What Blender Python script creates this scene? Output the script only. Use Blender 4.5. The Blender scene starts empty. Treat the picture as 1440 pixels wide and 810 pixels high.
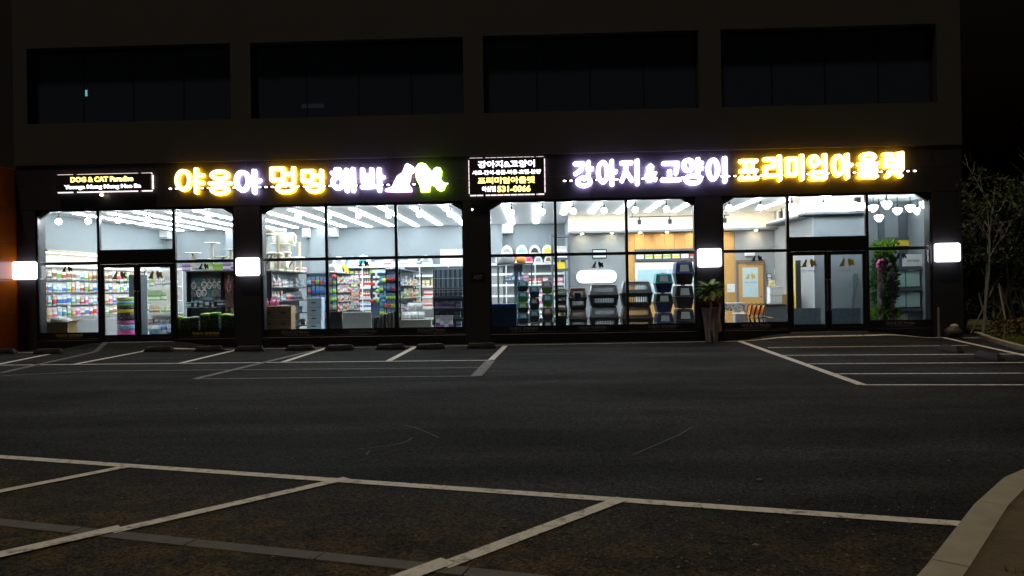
import bpy, math, random
from mathutils import Vector
random.seed(7)
SC = bpy.context.scene
COL = SC.collection
# ------------------------------------------------------------------ camera
FPX = 1040.0
CAMP = Vector((1.7758, -22.4091, 1.65))
YAW, PITCH, ROLL = -0.0316061, 0.0012293, -0.0169430
_f = Vector((math.sin(YAW)*math.cos(PITCH), math.cos(YAW)*math.cos(PITCH), math.sin(PITCH)))
_r0 = Vector((math.cos(YAW), -math.sin(YAW), 0)); _u0 = _r0.cross(_f)
_r = _r0*math.cos(ROLL) + _u0*math.sin(ROLL); _u = _u0*math.cos(ROLL) - _r0*math.sin(ROLL)
cam = bpy.data.cameras.new('camera'); cam.sensor_width = 36.0; cam.lens = 36.0*FPX/1440.0
cam.clip_end = 3000.0; cam.clip_start = 0.05
camo = bpy.data.objects.new('camera', cam); COL.objects.link(camo)
from mathutils import Matrix
camo.matrix_world = Matrix(((_r.x, _u.x, -_f.x, CAMP.x), (_r.y, _u.y, -_f.y, CAMP.y), (_r.z, _u.z, -_f.z, CAMP.z), (0, 0, 0, 1)))
SC.camera = camo
# ------------------------------------------------------------------ sky, sun, exposure
SUN_E, SUN_AZ = math.radians(72), math.radians(205)      # warm street glow coming from behind the viewer
w = bpy.data.worlds.new('World'); SC.world = w; w.use_nodes = True
nt = w.node_tree; nt.nodes.clear()
sky = nt.nodes.new('ShaderNodeTexSky'); sky.sky_type = 'NISHITA'; sky.sun_disc = False
sky.sun_elevation = math.radians(-4); sky.sun_rotation = SUN_AZ
bg = nt.nodes.new('ShaderNodeBackground'); bg.inputs['Strength'].default_value = 0.15
out = nt.nodes.new('ShaderNodeOutputWorld')
nt.links.new(sky.outputs[0], bg.inputs[0]); nt.links.new(bg.outputs[0], out.inputs[0])
sl = bpy.data.lights.new('sun', 'SUN'); sl.energy = 0.85; sl.angle = math.radians(3); sl.color = (1.0, 0.83, 0.60)
so = bpy.data.objects.new('sun', sl); COL.objects.link(so)
sd = Vector((math.sin(SUN_AZ)*math.cos(SUN_E), math.cos(SUN_AZ)*math.cos(SUN_E), math.sin(SUN_E)))
so.rotation_euler = (-sd).to_track_quat('-Z', 'Y').to_euler(); so.location = (0, -30, 30)
vs = SC.view_settings
vs.view_transform = 'Standard'; vs.look = 'None'; vs.exposure = 0.0; vs.gamma = 1.0; vs.use_curve_mapping = False
SC.cycles.max_bounces = 7; SC.cycles.diffuse_bounces = 4; SC.cycles.glossy_bounces = 3
SC.cycles.transparent_max_bounces = 12; SC.cycles.transmission_bounces = 4
SC.cycles.sample_clamp_indirect = 6.0; SC.cycles.caustics_reflective = False; SC.cycles.caustics_refractive = False
SC.cycles.use_denoising = True

# ------------------------------------------------------------------ helpers: measuring
def ray(x, y): return _f + _r*((x-720)/FPX) + _u*((405-y)/FPX)
def P(x, y, d=0.0):
    v = ray(x, y); return CAMP + v*((d-CAMP.y)/v.y)
def G(x, y, z=0.0):
    v = ray(x, y); return CAMP + v*((z-CAMP.z)/v.z)
def ss(a, b, t):
    t = max(0.0, min(1.0, (t-a)/(b-a))); return t*t*(3-2*t)
def gh(x, y):                                                # aprons rising to the two doors
    a = ss(-13.2, -11.7, x)*(1-ss(-9.3, -7.6, x)); b = ss(7.7, 9.3, x)*(1-ss(11.8, 13.6, x))
    return (0.20*a + 0.17*b)*ss(-1.15, -0.12, y) + 0.0

# ------------------------------------------------------------------ helpers: meshes
WL = {}
class MB:
    def __init__(s): s.v = []; s.f = []
    def add(s, vs, fs):
        n = len(s.v); s.v += [tuple(q) for q in vs]; s.f += [tuple(i+n for i in f) for f in fs]; return s
    def box(s, x0, x1, y0, y1, z0, z1):
        return s.add([(x0,y0,z0),(x1,y0,z0),(x1,y1,z0),(x0,y1,z0),(x0,y0,z1),(x1,y0,z1),(x1,y1,z1),(x0,y1,z1)],
                     [(0,3,2,1),(4,5,6,7),(0,1,5,4),(1,2,6,5),(2,3,7,6),(3,0,4,7)])
    def bbox(s, x0, x1, y0, y1, z0, z1, b=0.01):              # chamfered box
        b = min(b, (x1-x0)/2.2, (y1-y0)/2.2, (z1-z0)/2.2)
        L = []
        for z, i in ((z0, b), (z0+b, 0), (z1-b, 0), (z1, b)):
            L.append([(x0+i+(b if not i else 0), y0+i, z), (x1-i-(b if not i else 0), y0+i, z), (x1-i, y0+i+(b if not i else 0), z), (x1-i, y1-i-(b if not i else 0), z),
                      (x1-i-(b if not i else 0), y1-i, z), (x0+i+(b if not i else 0), y1-i, z), (x0+i, y1-i-(b if not i else 0), z), (x0+i, y0+i+(b if not i else 0), z)])
        return s.loft(L)
    def loft(s, rings, cap=True):
        n = len(rings[0]); k = len(s.v)
        for r in rings: s.v += [tuple(q) for q in r]
        for j in range(len(rings)-1):
            for i in range(n):
                a = k+j*n+i; b = k+j*n+(i+1) % n; s.f.append((a, b, b+n, a+n))
        if cap:
            s.f.append(tuple(k+i for i in range(n-1, -1, -1))); s.f.append(tuple(k+(len(rings)-1)*n+i for i in range(n)))
        return s
    def prism(s, poly, y0, y1):                               # (x,z) outline, counter-clockwise seen from the front (-Y)
        return s.loft([[(x, y1, z) for x, z in poly][::-1], [(x, y0, z) for x, z in poly][::-1]][::-1]) if False else s._pr(poly, y0, y1)
    def _pr(s, poly, y0, y1):
        n = len(poly); k = len(s.v)
        s.v += [(x, y0, z) for x, z in poly] + [(x, y1, z) for x, z in poly]
        s.f.append(tuple(range(k, k+n))); s.f.append(tuple(range(k+2*n-1, k+n-1, -1)))
        for i in range(n): j = (i+1) % n; s.f.append((k+i, k+n+i, k+n+j, k+j))
        return s
    def prismz(s, poly, z0, z1):
        return s.loft([[(x, y, z0) for x, y in poly], [(x, y, z1) for x, y in poly]])
    def tube(s, a, b, r0, r1=None, n=8, cap=True):
        a = Vector(a); b = Vector(b); r1 = r0 if r1 is None else r1
        d = (b-a).normalized(); q = Vector((0,0,1)) if abs(d.z) < .9 else Vector((1,0,0))
        e = d.cross(q).normalized(); g = d.cross(e)
        R = [[tuple(c + (e*math.cos(2*math.pi*i/n) + g*math.sin(2*math.pi*i/n))*r) for i in range(n)][::-1] for c, r in ((a, r0), (b, r1))]
        return s.loft(R, cap)
    def path(s, pts, r, n=6):
        for a, b in zip(pts, pts[1:]): s.tube(a, b, r, r, n)
        return s
    def lathe(s, prof, c=(0,0,0), n=16, sx=1.0, sy=1.0, cap=True):
        return s.loft([[(c[0]+r*sx*math.cos(2*math.pi*i/n), c[1]+r*sy*math.sin(2*math.pi*i/n), c[2]+z) for i in range(n)] for r, z in prof], cap)
    def ell(s, c, rx, ry, rz, n=10, m=6):
        pr = [(max(.02, math.sin(math.pi*k/m)), -math.cos(math.pi*k/m)) for k in range(m+1)]
        return s.loft([[(c[0]+rx*r*math.cos(2*math.pi*i/n), c[1]+ry*r*math.sin(2*math.pi*i/n), c[2]+rz*z) for i in range(n)] for r, z in pr])
    def mesh(s, name, org=(0,0,0)):
        me = bpy.data.meshes.new(name); me.from_pydata([(v[0]-org[0], v[1]-org[1], v[2]-org[2]) for v in s.v], [], s.f); me.update(); return me
    def build(s, name, m, parent=None, smooth=False):
        xs = [v[0] for v in s.v]; ys = [v[1] for v in s.v]; zs = [v[2] for v in s.v]
        org = Vector(((min(xs)+max(xs))/2, (min(ys)+max(ys))/2, min(zs)))
        me = s.mesh(name, org); me.materials.append(m)
        if smooth:
            for p in me.polygons: p.use_smooth = True
        return link(name, me, org, parent)
def link(name, me, org, parent=None):
    o = bpy.data.objects.new(name, me); COL.objects.link(o); org = Vector(org)
    WL[o.name] = org
    if parent is not None: o.parent = parent; o.location = org - WL[parent.name]
    else: o.location = org
    return o
def tag(o, label, cat, group=None):
    o['label'] = label; o['category'] = cat
    if group: o['group'] = group
    return o
def thing(name, label, cat, loc=(0,0,0), group=None):
    return tag(link(name, None, loc), label, cat, group)
def structure(o): o['kind'] = 'structure'; return o
def inst(name, me, m, loc, rz=0.0, sc=(1,1,1), parent=None, rx=0.0, ry=0.0):
    o = bpy.data.objects.new(name, me); COL.objects.link(o)
    if m is not None:
        if not me.materials: me.materials.append(m)
        o.material_slots[0].link = 'OBJECT'; o.material_slots[0].material = m
    o.rotation_euler = (rx, ry, rz); o.scale = sc; WL[o.name] = Vector(loc)
    o.location = Vector(loc) - (WL[parent.name] if parent is not None else Vector((0,0,0)))
    if parent is not None: o.parent = parent
    return o
def copy_tree(o, loc, rz=0.0, sc=None, label=None, mats=None):
    c = o.copy(); COL.objects.link(c); c.location = loc; c.rotation_euler = (0, 0, rz); WL[c.name] = Vector(loc)
    if sc: c.scale = sc
    if label: c['label'] = label
    def kids(a, b):
        for ch in a.children:
            k = ch.copy(); COL.objects.link(k); k.parent = b
            nm = ch.name.split('.')[0]
            if mats and nm in mats and k.material_slots:
                k.material_slots[0].link = 'OBJECT'; k.material_slots[0].material = mats[nm]
            kids(ch, k)
    kids(o, c); return c

# ------------------------------------------------------------------ helpers: materials
MC = {}
def mat(name, col, rough=0.6, metal=0.0, var=0.12, ns=6.0, bump=0.0, bs=40.0, spec=0.5, emit=0.0, ecol=None):
    if name in MC: return MC[name]
    m = bpy.data.materials.new(name); m.use_nodes = True; t = m.node_tree; b = t.nodes['Principled BSDF']
    b.inputs['Roughness'].default_value = rough; b.inputs['Metallic'].default_value = metal
    b.inputs['Specular IOR Level'].default_value = spec
    tc = t.nodes.new('ShaderNodeTexCoord'); no = t.nodes.new('ShaderNodeTexNoise'); no.inputs['Scale'].default_value = ns; no.inputs['Detail'].default_value = 5
    t.links.new(tc.outputs['Object'], no.inputs['Vector'])
    mx = t.nodes.new('ShaderNodeMix'); mx.data_type = 'RGBA'
    mx.inputs[6].default_value = (*[c*(1-var) for c in col], 1); mx.inputs[7].default_value = (*[min(1, c*(1+var)) for c in col], 1)
    t.links.new(no.outputs['Fac'], mx.inputs[0]); t.links.new(mx.outputs[2], b.inputs['Base Color'])
    if bump:
        n2 = t.nodes.new('ShaderNodeTexNoise'); n2.inputs['Scale'].default_value = bs; n2.inputs['Detail'].default_value = 6
        t.links.new(tc.outputs['Object'], n2.inputs['Vector'])
        bp = t.nodes.new('ShaderNodeBump'); bp.inputs['Strength'].default_value = bump; bp.inputs['Distance'].default_value = 0.02
        t.links.new(n2.outputs['Fac'], bp.inputs['Height']); t.links.new(bp.outputs[0], b.inputs['Normal'])
    if emit:
        b.inputs['Emission Color'].default_value = (*(ecol or col), 1); b.inputs['Emission Strength'].default_value = emit
    MC[name] = m; return m
def glow(name, col, s): return mat(name, (0.8, 0.8, 0.8), 0.5, emit=s, ecol=col, var=0)
def cloth(name, col, rough=.7, tr=.5):                         # thin stuff that lets light through: ribbon, leaf, film
    m = bpy.data.materials.new(name); m.use_nodes = True; t = m.node_tree; t.nodes.clear(); L = t.links.new
    o = t.nodes.new('ShaderNodeOutputMaterial'); d = t.nodes.new('ShaderNodeBsdfDiffuse'); q = t.nodes.new('ShaderNodeBsdfTranslucent'); mx = t.nodes.new('ShaderNodeMixShader')
    tc = t.nodes.new('ShaderNodeTexCoord'); no = t.nodes.new('ShaderNodeTexNoise'); no.inputs['Scale'].default_value = 7; L(tc.outputs['Object'], no.inputs['Vector'])
    c = t.nodes.new('ShaderNodeMix'); c.data_type = 'RGBA'; c.inputs[6].default_value = (*[x*.65 for x in col], 1); c.inputs[7].default_value = (*[min(1, x*1.35) for x in col], 1); L(no.outputs['Fac'], c.inputs[0])
    L(c.outputs[2], d.inputs[0]); L(c.outputs[2], q.inputs[0]); mx.inputs[0].default_value = tr; L(d.outputs[0], mx.inputs[1]); L(q.outputs[0], mx.inputs[2]); L(mx.outputs[0], o.inputs[0])
    return m
def glass(name, tint=(0.96, 0.98, 0.98), rough=0.0, painted_sheen=None):
    m = bpy.data.materials.new(name); m.use_nodes = True; t = m.node_tree; t.nodes.clear()
    o = t.nodes.new('ShaderNodeOutputMaterial'); tr = t.nodes.new('ShaderNodeBsdfTransparent'); gl = t.nodes.new('ShaderNodeBsdfGlossy')
    fr = t.nodes.new('ShaderNodeFresnel'); fr.inputs['IOR'].default_value = 1.45
    mx = t.nodes.new('ShaderNodeMixShader'); tr.inputs[0].default_value = (*tint, 1); gl.inputs['Roughness'].default_value = rough
    body = tr.outputs[0]
    if painted_sheen:                                                   # blue diffuse layer paints in the faint glow of the tinted panes
        df = t.nodes.new('ShaderNodeBsdfDiffuse'); df.inputs[0].default_value = (*painted_sheen, 1); m2 = t.nodes.new('ShaderNodeMixShader'); m2.inputs[0].default_value = .3
        t.links.new(body, m2.inputs[1]); t.links.new(df.outputs[0], m2.inputs[2]); body = m2.outputs[0]
    t.links.new(fr.outputs[0], mx.inputs[0]); t.links.new(body, mx.inputs[1]); t.links.new(gl.outputs[0], mx.inputs[2]); t.links.new(mx.outputs[0], o.inputs[0])
    return m
PMC = {}
def printed(c1, c2, seed=0):                                  # printed packaging: ground colour, a panel, small marks
    k = (c1, c2, seed)
    if k in PMC: return PMC[k]
    m = bpy.data.materials.new('printed_pack'); m.use_nodes = True; t = m.node_tree; b = t.nodes['Principled BSDF']; L = t.links.new
    b.inputs['Roughness'].default_value = 0.38
    tc = t.nodes.new('ShaderNodeTexCoord'); sp = t.nodes.new('ShaderNodeSeparateXYZ'); L(tc.outputs['Generated'], sp.inputs[0])
    rp = t.nodes.new('ShaderNodeValToRGB'); e = rp.color_ramp; e.interpolation = 'CONSTANT'
    r = random.Random(seed*13+5); a = .12+.2*r.random(); z = a+.2+.25*r.random()
    e.elements[0].position = 0; e.elements[0].color = (*c1, 1); e.elements[1].position = a; e.elements[1].color = (*c2, 1)
    q = e.elements.new(z); q.color = (*c1, 1); q = e.elements.new(min(.97, z+.2)); q.color = (*[.5*x+.3*y for x, y in zip(c1, c2)], 1)
    L(sp.outputs['Z'], rp.inputs[0])
    mp = t.nodes.new('ShaderNodeMapping'); mp.inputs['Scale'].default_value = (7, 1, 9); mp.inputs['Location'].default_value = (seed*.37, 0, seed*.61); L(tc.outputs['Generated'], mp.inputs[0])
    vo = t.nodes.new('ShaderNodeTexVoronoi'); vo.inputs['Scale'].default_value = 1.0; L(mp.outputs[0], vo.inputs['Vector'])
    th = t.nodes.new('ShaderNodeMath'); th.operation = 'LESS_THAN'; th.inputs[1].default_value = 0.24; L(vo.outputs['Distance'], th.inputs[0])
    mx = t.nodes.new('ShaderNodeMix'); mx.data_type = 'RGBA'; L(th.outputs[0], mx.inputs[0]); L(rp.outputs[0], mx.inputs[6])
    d = [(1-x)*.55 if sum(c1) < 1.2 else x*.25 for x in c1]; mx.inputs[7].default_value = (*d, 1)
    L(mx.outputs[2], b.inputs['Base Color']); PMC[k] = m; return m

M_BLACK = mat('black_cladding', (0.020, 0.0195, 0.022), 0.5, ns=1.2, var=.25, bump=.05, bs=8)
M_FRAME = mat('black_frame', (0.007, 0.007, 0.008), 0.4, var=.2)
M_UPPER = mat('upper_render', (0.040, 0.037, 0.036), 0.85, ns=.8, var=.16, bump=.12, bs=30)
M_DARKIN = mat('dark_interior', (0.16, 0.19, 0.20), 0.9)
M_ORANGE = mat('orange_panel', (0.42, 0.10, 0.008), 0.22, ns=1.5, var=.12)
M_WALL = mat('pale_grey_wall', (0.205, 0.23, 0.245), 0.8, ns=.7, var=.04)
M_CEIL = mat('white_ceiling', (0.68, 0.70, 0.72), 0.85, ns=.5, var=.03)
M_FLOOR = mat('grey_floor_tile', (0.36, 0.36, 0.36), 0.3, ns=1.1, var=.12)
M_WOOD = mat('warm_wood', (0.52, 0.29, 0.09), 0.5, ns=3.0, var=.15)
M_CREAM = mat('cream_bulkhead', (0.72, 0.66, 0.56), 0.8, var=.04)
M_BLUEGREY = mat('blue_grey_wall', (0.30, 0.35, 0.38), 0.8, var=.05)
M_GREYWALL = mat('mid_grey_wall', (0.27, 0.28, 0.29), 0.8, var=.05)
M_DGREY = mat('dark_grey_paint', (0.07, 0.085, 0.10), 0.5)
M_STEEL = mat('steel_rack', (0.10, 0.12, 0.14), 0.4, metal=.6)
M_WHITEP = mat('white_plastic', (0.75, 0.76, 0.76), 0.45, var=.05)
M_RUBBER = mat('black_rubber', (0.006, 0.006, 0.006), 0.75, var=.4, ns=9, bump=.3, bs=60)
M_CONC = mat('concrete', (0.11, 0.108, 0.10), 0.9, var=.3, ns=7, bump=.4, bs=60)
M_KERB = mat('kerb_concrete', (0.32, 0.295, 0.235), 0.9, var=.25, ns=6, bump=.35, bs=70)
M_CARD = mat('brown_card', (0.40, 0.27, 0.14), 0.85, var=.12)
M_GLASS = glass('shop_glass'); M_UGLASS = glass('dark_glass', (0.30, 0.36, 0.42), painted_sheen=(.09, .12, .18))
M_FROST = mat('frosted_film', (0.42, 0.50, 0.54), 0.6)
M_DECAL = mat('black_decal', (0.01, 0.01, 0.01), 0.6)
M_GOLD = mat('gold_decal', (0.55, 0.36, 0.05), 0.5)
M_GREYT = mat('grey_lettering', (0.22, 0.22, 0.22), 0.6)
M_YELT = mat('yellow_lettering', (0.55, 0.42, 0.04), 0.6)
M_TUBE = glow('led_tube', (0.86, 0.95, 1.0), 38.0)
M_BULB = glow('pendant_bulb', (0.92, 0.97, 1.0), 62.0)
M_COVE = glow('cove_strip', (1.0, 0.80, 0.52), 16.0)
M_SHELFLED = glow('shelf_led', (1.0, 0.93, 0.82), 10.0)
M_LAMP = glow('wall_lamp_light', (0.90, 0.86, 1.0), 4.0)
M_LW = glow('letter_white_face', (0.95, 0.94, 1.0), 1.6)
M_LY = glow('letter_warm_face', (1.0, 0.86, 0.54), 1.9)
M_LWS = glow('letter_white_side', (0.62, 0.50, 1.0), 26.0)
M_LYS = glow('letter_warm_side', (1.0, 0.48, 0.015), 30.0)
M_LGS = glow('dog_green_side', (0.50, 0.85, 0.05), 9.0)
M_LPS = glow('cat_purple_side', (0.75, 0.40, 0.85), 7.0)
M_BEAD = glow('led_bead', (1.0, 0.84, 0.82), 7.0)
M_RIM = glow('rim_led', (1.0, .80, .83), 1.6)
M_TXW = glow('sign_text_white', (0.93, 0.90, 1.0), 3.2)
M_TXY = glow('sign_text_yellow', (1.0, 0.80, 0.16), 3.4)

# asphalt
def asphalt():
    m = bpy.data.materials.new('asphalt'); m.use_nodes = True; t = m.node_tree; b = t.nodes['Principled BSDF']; L = t.links.new
    tc = t.nodes.new('ShaderNodeTexCoord')
    def noise(s, d=6): 
        n = t.nodes.new('ShaderNodeTexNoise'); n.inputs['Scale'].default_value = s; n.inputs['Detail'].default_value = d; L(tc.outputs['Object'], n.inputs['Vector']); return n.outputs['Fac']
    def mixc(f, a, b_):
        x = t.nodes.new('ShaderNodeMix'); x.data_type = 'RGBA'; L(f, x.inputs[0])
        for i, c in ((6, a), (7, b_)):
            if isinstance(c, tuple): x.inputs[i].default_value = (*c, 1)
            else: L(c, x.inputs[i])
        return x.outputs[2]
    def ramp(f, a, b_):
        r = t.nodes.new('ShaderNodeMapRange'); r.inputs[1].default_value = a; r.inputs[2].default_value = b_; L(f, r.inputs[0]); return r.outputs[0]
    mpn = t.nodes.new('ShaderNodeMapping'); mpn.inputs['Scale'].default_value = (.10, .55, 1); mpn.inputs['Rotation'].default_value = (0, 0, -.1); L(tc.outputs['Object'], mpn.inputs[0])
    nst = t.nodes.new('ShaderNodeTexNoise'); nst.inputs['Scale'].default_value = 1.6; nst.inputs['Detail'].default_value = 7; L(mpn.outputs[0], nst.inputs['Vector'])
    c = mixc(ramp(noise(.35, 5), .38, .62), (0.0125, 0.0148, 0.017), (0.028, 0.032, 0.035))
    c = mixc(ramp(nst.outputs['Fac'], .45, .70), c, (0.046, 0.050, 0.053))
    c = mixc(ramp(noise(2.2, 8), .55, .75), c, (0.025, 0.0225, 0.019))
    c = mixc(ramp(noise(26, 6), .50, .72), c, (0.030, 0.030, 0.029))
    c = mixc(ramp(noise(95, 2), .60, .70), c, (0.070, 0.068, 0.063))
    c = mixc(ramp(noise(60, 3), .60, .68), c, (0.004, 0.004, 0.0045))
    sp = t.nodes.new('ShaderNodeSeparateXYZ'); L(tc.outputs['Object'], sp.inputs[0])
    def mth(op, a, b_):
        x = t.nodes.new('ShaderNodeMath'); x.operation = op
        for i, q in enumerate((a, b_)):
            if isinstance(q, (int, float)): x.inputs[i].default_value = q
            else: L(q, x.inputs[i])
        return x.outputs[0]
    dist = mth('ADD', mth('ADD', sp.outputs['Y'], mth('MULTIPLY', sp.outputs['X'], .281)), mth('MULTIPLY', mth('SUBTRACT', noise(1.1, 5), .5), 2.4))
    dust_lamplight = mth('MULTIPLY', ramp(dist, -16.0, -18.1), ramp(dist, -18.9, -17.9))  # brown dust, also painted lighter to stand for streetlight on the foreground
    c = mixc(mth('MULTIPLY', dust_lamplight, mth('ADD', .35, ramp(noise(3.2, 7), .42, .62))), c, (0.075, 0.056, 0.030))
    va = t.nodes.new('ShaderNodeTexVoronoi'); va.inputs['Scale'].default_value = 62; L(tc.outputs['Object'], va.inputs['Vector'])
    sx = t.nodes.new('ShaderNodeSeparateColor'); L(va.outputs['Color'], sx.inputs[0])
    gr = t.nodes.new('ShaderNodeMapRange'); gr.inputs[3].default_value = .45; gr.inputs[4].default_value = 2.05; L(sx.outputs[0], gr.inputs[0])
    vm = t.nodes.new('ShaderNodeVectorMath'); vm.operation = 'SCALE'; L(c, vm.inputs[0]); L(gr.outputs[0], vm.inputs['Scale']); c = vm.outputs[0]
    vo = t.nodes.new('ShaderNodeTexVoronoi'); vo.inputs['Scale'].default_value = 120; L(tc.outputs['Object'], vo.inputs['Vector'])
    L(c, b.inputs['Base Color'])
    r = t.nodes.new('ShaderNodeMapRange'); r.inputs[3].default_value = .75; r.inputs[4].default_value = .95; L(noise(1.3), r.inputs[0]); L(r.outputs[0], b.inputs['Roughness'])
    b.inputs['Specular IOR Level'].default_value = 0.03
    bp = t.nodes.new('ShaderNodeBump'); bp.inputs['Strength'].default_value = .9; bp.inputs['Distance'].default_value = .012
    L(vo.outputs['Distance'], bp.inputs['Height']); L(bp.outputs[0], b.inputs['Normal'])
    return m
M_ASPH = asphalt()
def paint(name, col, wear, ns=5.0):                           # road paint worn through to the asphalt
    m = bpy.data.materials.new(name); m.use_nodes = True; t = m.node_tree; b = t.nodes['Principled BSDF']; L = t.links.new
    b.inputs['Roughness'].default_value = .8
    tc = t.nodes.new('ShaderNodeTexCoord'); n = t.nodes.new('ShaderNodeTexNoise'); n.inputs['Scale'].default_value = ns; n.inputs['Detail'].default_value = 10; n.inputs['Roughness'].default_value = .7
    L(tc.outputs['Object'], n.inputs['Vector'])
    r = t.nodes.new('ShaderNodeMapRange'); r.inputs[1].default_value = wear-.06; r.inputs[2].default_value = wear+.10; L(n.outputs['Fac'], r.inputs[0])
    n2 = t.nodes.new('ShaderNodeTexNoise'); n2.inputs['Scale'].default_value = 1.6; n2.inputs['Detail'].default_value = 6; L(tc.outputs['Object'], n2.inputs['Vector'])
    m1 = t.nodes.new('ShaderNodeMix'); m1.data_type = 'RGBA'; L(n2.outputs['Fac'], m1.inputs[0]); m1.inputs[6].default_value = (*[x*.72 for x in col], 1); m1.inputs[7].default_value = (*col, 1)
    mx = t.nodes.new('ShaderNodeMix'); mx.data_type = 'RGBA'; L(r.outputs[0], mx.inputs[0]); mx.inputs[6].default_value = (.05, .048, .045, 1); L(m1.outputs[2], mx.inputs[7])
    L(mx.outputs[2], b.inputs['Base Color']); return m
M_PAINT = paint('white_line_paint', (.76, .74, .68), .385, 9); M_FADED = paint('faded_line_paint', (.16, .155, .145), .46, 9)
M_CHALK = paint('chalk_scratch', (.11, .11, .105), .55, 10)

# ------------------------------------------------------------------ text helper
TXT = {}
def text_mesh(body, bold=0.0, extrude=0.0):
    k = (body, bold, extrude)
    if k in TXT: return TXT[k]
    c = bpy.data.curves.new('lettering', 'FONT'); c.body = body; c.size = 1.0; c.offset = bold; c.extrude = extrude; c.resolution_u = 3
    o = bpy.data.objects.new('lettering', c); COL.objects.link(o)
    me = bpy.data.meshes.new_from_object(o.evaluated_get(bpy.context.evaluated_depsgraph_get()))
    bpy.data.objects.remove(o)
    vs = [(v.co.x, -v.co.z, v.co.y) for v in me.vertices]
    x0 = min(v[0] for v in vs); x1 = max(v[0] for v in vs); z0 = min(v[2] for v in vs); z1 = max(v[2] for v in vs)
    TXT[k] = ([((v[0]-x0)/(x1-x0)-.5, v[1], (v[2]-z0)/(z1-z0)) for v in vs], [tuple(p.vertices) for p in me.polygons]); return TXT[k]
def lettering(body, cx, y, z0, wdt, hgt, m, parent, bold=0.0, depth=0.0, name='lettering'):
    vs, fs = text_mesh(body, bold, depth)
    return MB().add([(cx+v[0]*wdt, y+v[1], z0+v[2]*hgt) for v in vs], fs).build(name, m, parent)

# ------------------------------------------------------------------ ground
def grid_axis(lo, hi, fine, step):
    a = [lo, lo*.5, lo*.25]; x = fine[0]
    while x < fine[1]+1e-6: a.append(round(x, 4)); x += step
    return sorted(set(q for q in a + [hi*.25, hi*.5, hi]))
xs = sorted(set([-400, -150, -60, -30, -20] + [round(-15+.15*i, 3) for i in range(201)] + [20, 30, 60, 150, 400]))
ys = sorted(set([-200, -80, -40, -22, -12, -6] + [round(-3+.12*i, 3) for i in range(26)] + [.3, 20, 80, 400]))
mb = MB()
mb.v = [(x, y, gh(x, y)) for y in ys for x in xs]; nx = len(xs)
mb.f = [(j*nx+i, j*nx+i+1, (j+1)*nx+i+1, (j+1)*nx+i) for j in range(len(ys)-1) for i in range(nx-1)]
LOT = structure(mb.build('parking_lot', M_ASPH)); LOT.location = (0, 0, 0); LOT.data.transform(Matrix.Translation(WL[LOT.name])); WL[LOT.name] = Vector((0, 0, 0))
def strip(pts, wd, m, name='painted_line', z=0.005, parent=LOT):
    # a draped ribbon along world points (x,y)
    pts = [Vector((p[0], p[1], 0)) for p in pts]; q = []
    for a, b in zip(pts, pts[1:]):
        n = max(1, int((b-a).length/.12)) if min(a.y, b.y) > -3.2 or max(a.y, b.y) > -3.2 else max(1, int((b-a).length/1.0))
        q += [a+(b-a)*(i/n) for i in range(n)]
    q.append(pts[-1]); mb = MB()
    for i, p in enumerate(q):
        d = (q[min(i+1, len(q)-1)]-q[max(i-1, 0)]).normalized(); s = Vector((-d.y, d.x, 0))*wd/2
        for e in (s, -s): mb.v.append((p.x+e.x, p.y+e.y, gh(p.x+e.x, p.y+e.y)+z))
    mb.f = [(2*i, 2*i+1, 2*i+3, 2*i+2) for i in range(len(q)-1)]
    return mb.build(name, m, parent)
g2 = lambda x, y: (G(x, y).x, G(x, y).y)
# stalls before the shop
strip([(-15.5, -4.62), (0.70, -5.28)], .11, M_PAINT, z=.0052)
for xb, xf, yb, yf in ((.88, .72, -1.05, -5.2), (-1.76, -1.70, -.95, -5.1), (-4.38, -4.24, -.95, -4.98), (-6.98, -6.75, -.95, -4.9), (-9.75, -9.40, -.85, -4.8), (-12.3, -11.45, -1.1, -4.7)):
    strip([(xb, yb), (xf, yf)], .15, M_PAINT, z=.009)
strip([(-14.6, -.92), (-12.6, -.92)], .10, M_PAINT, z=.0052)
strip([(-9.0, -.80), (-6.0, -.74), (.8, -.72), (7.73, -.50)], .10, M_PAINT, z=.0052)
# older, worn lines
strip([g2(130, 522), g2(690, 517)], .09, M_FADED, z=.0045); strip([g2(275, 533), g2(670, 529)], .09, M_FADED, z=.0045)
strip([g2(275, 533), g2(455, 490)], .16, M_FADED, z=.0078); strip([g2(670, 529), (.71, -5.4)], .22, M_FADED, z=.0078)
strip([g2(0, 525), g2(170, 487)], .16, M_FADED, z=.0078); strip([g2(0, 529), g2(130, 522)], .09, M_FADED, z=.0045)
# stalls beside the grass
strip([(7.73, -.50), (7.02, -10.3)], .16, M_PAINT, z=.009)
strip([(7.73, -.50), (9.2, -.55), (11.6, -.50), (13.72, -.30)], .11, M_PAINT, z=.0052)
strip([(13.72, -.30), (12.45, -5.86), (11.6, -10.5)], .14, M_PAINT, z=.009)
for a, b in (((1080, 489), (1362, 486)), ((1097, 500), (1440, 498)), ((1127, 512), (1440, 510)), ((1165, 526), (1440, 525)), ((1212, 541.5), (1440, 541.5))):
    strip([g2(*a), g2(*b)], .10, M_PAINT, z=.0052)
# stalls in the foreground
fa, fb = Vector((-3.81, -14.92)), Vector((4.75, -17.32)); fd = (fb-fa).normalized(); fn = Vector((fd.y, -fd.x))
strip([fa-fd*3, fb], .12, M_PAINT, z=.0052)
for a, b, cst in (((183, 656), (0, 692), 0), ((488, 673.5), (178, 744), 1), ((876, 702), (640, 791), 1)):
    a_, b_ = Vector(g2(*a)), Vector(g2(*b)); d_ = (b_-a_).normalized()
    strip([a_, b_+d_*.10 if cst else b_+d_*3], .115, M_PAINT, z=.009)
    if cst: q = b_+d_*.02+Vector((-.03, .02)); strip([q, q+d_*5], .135, M_PAINT, z=.013)
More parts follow.
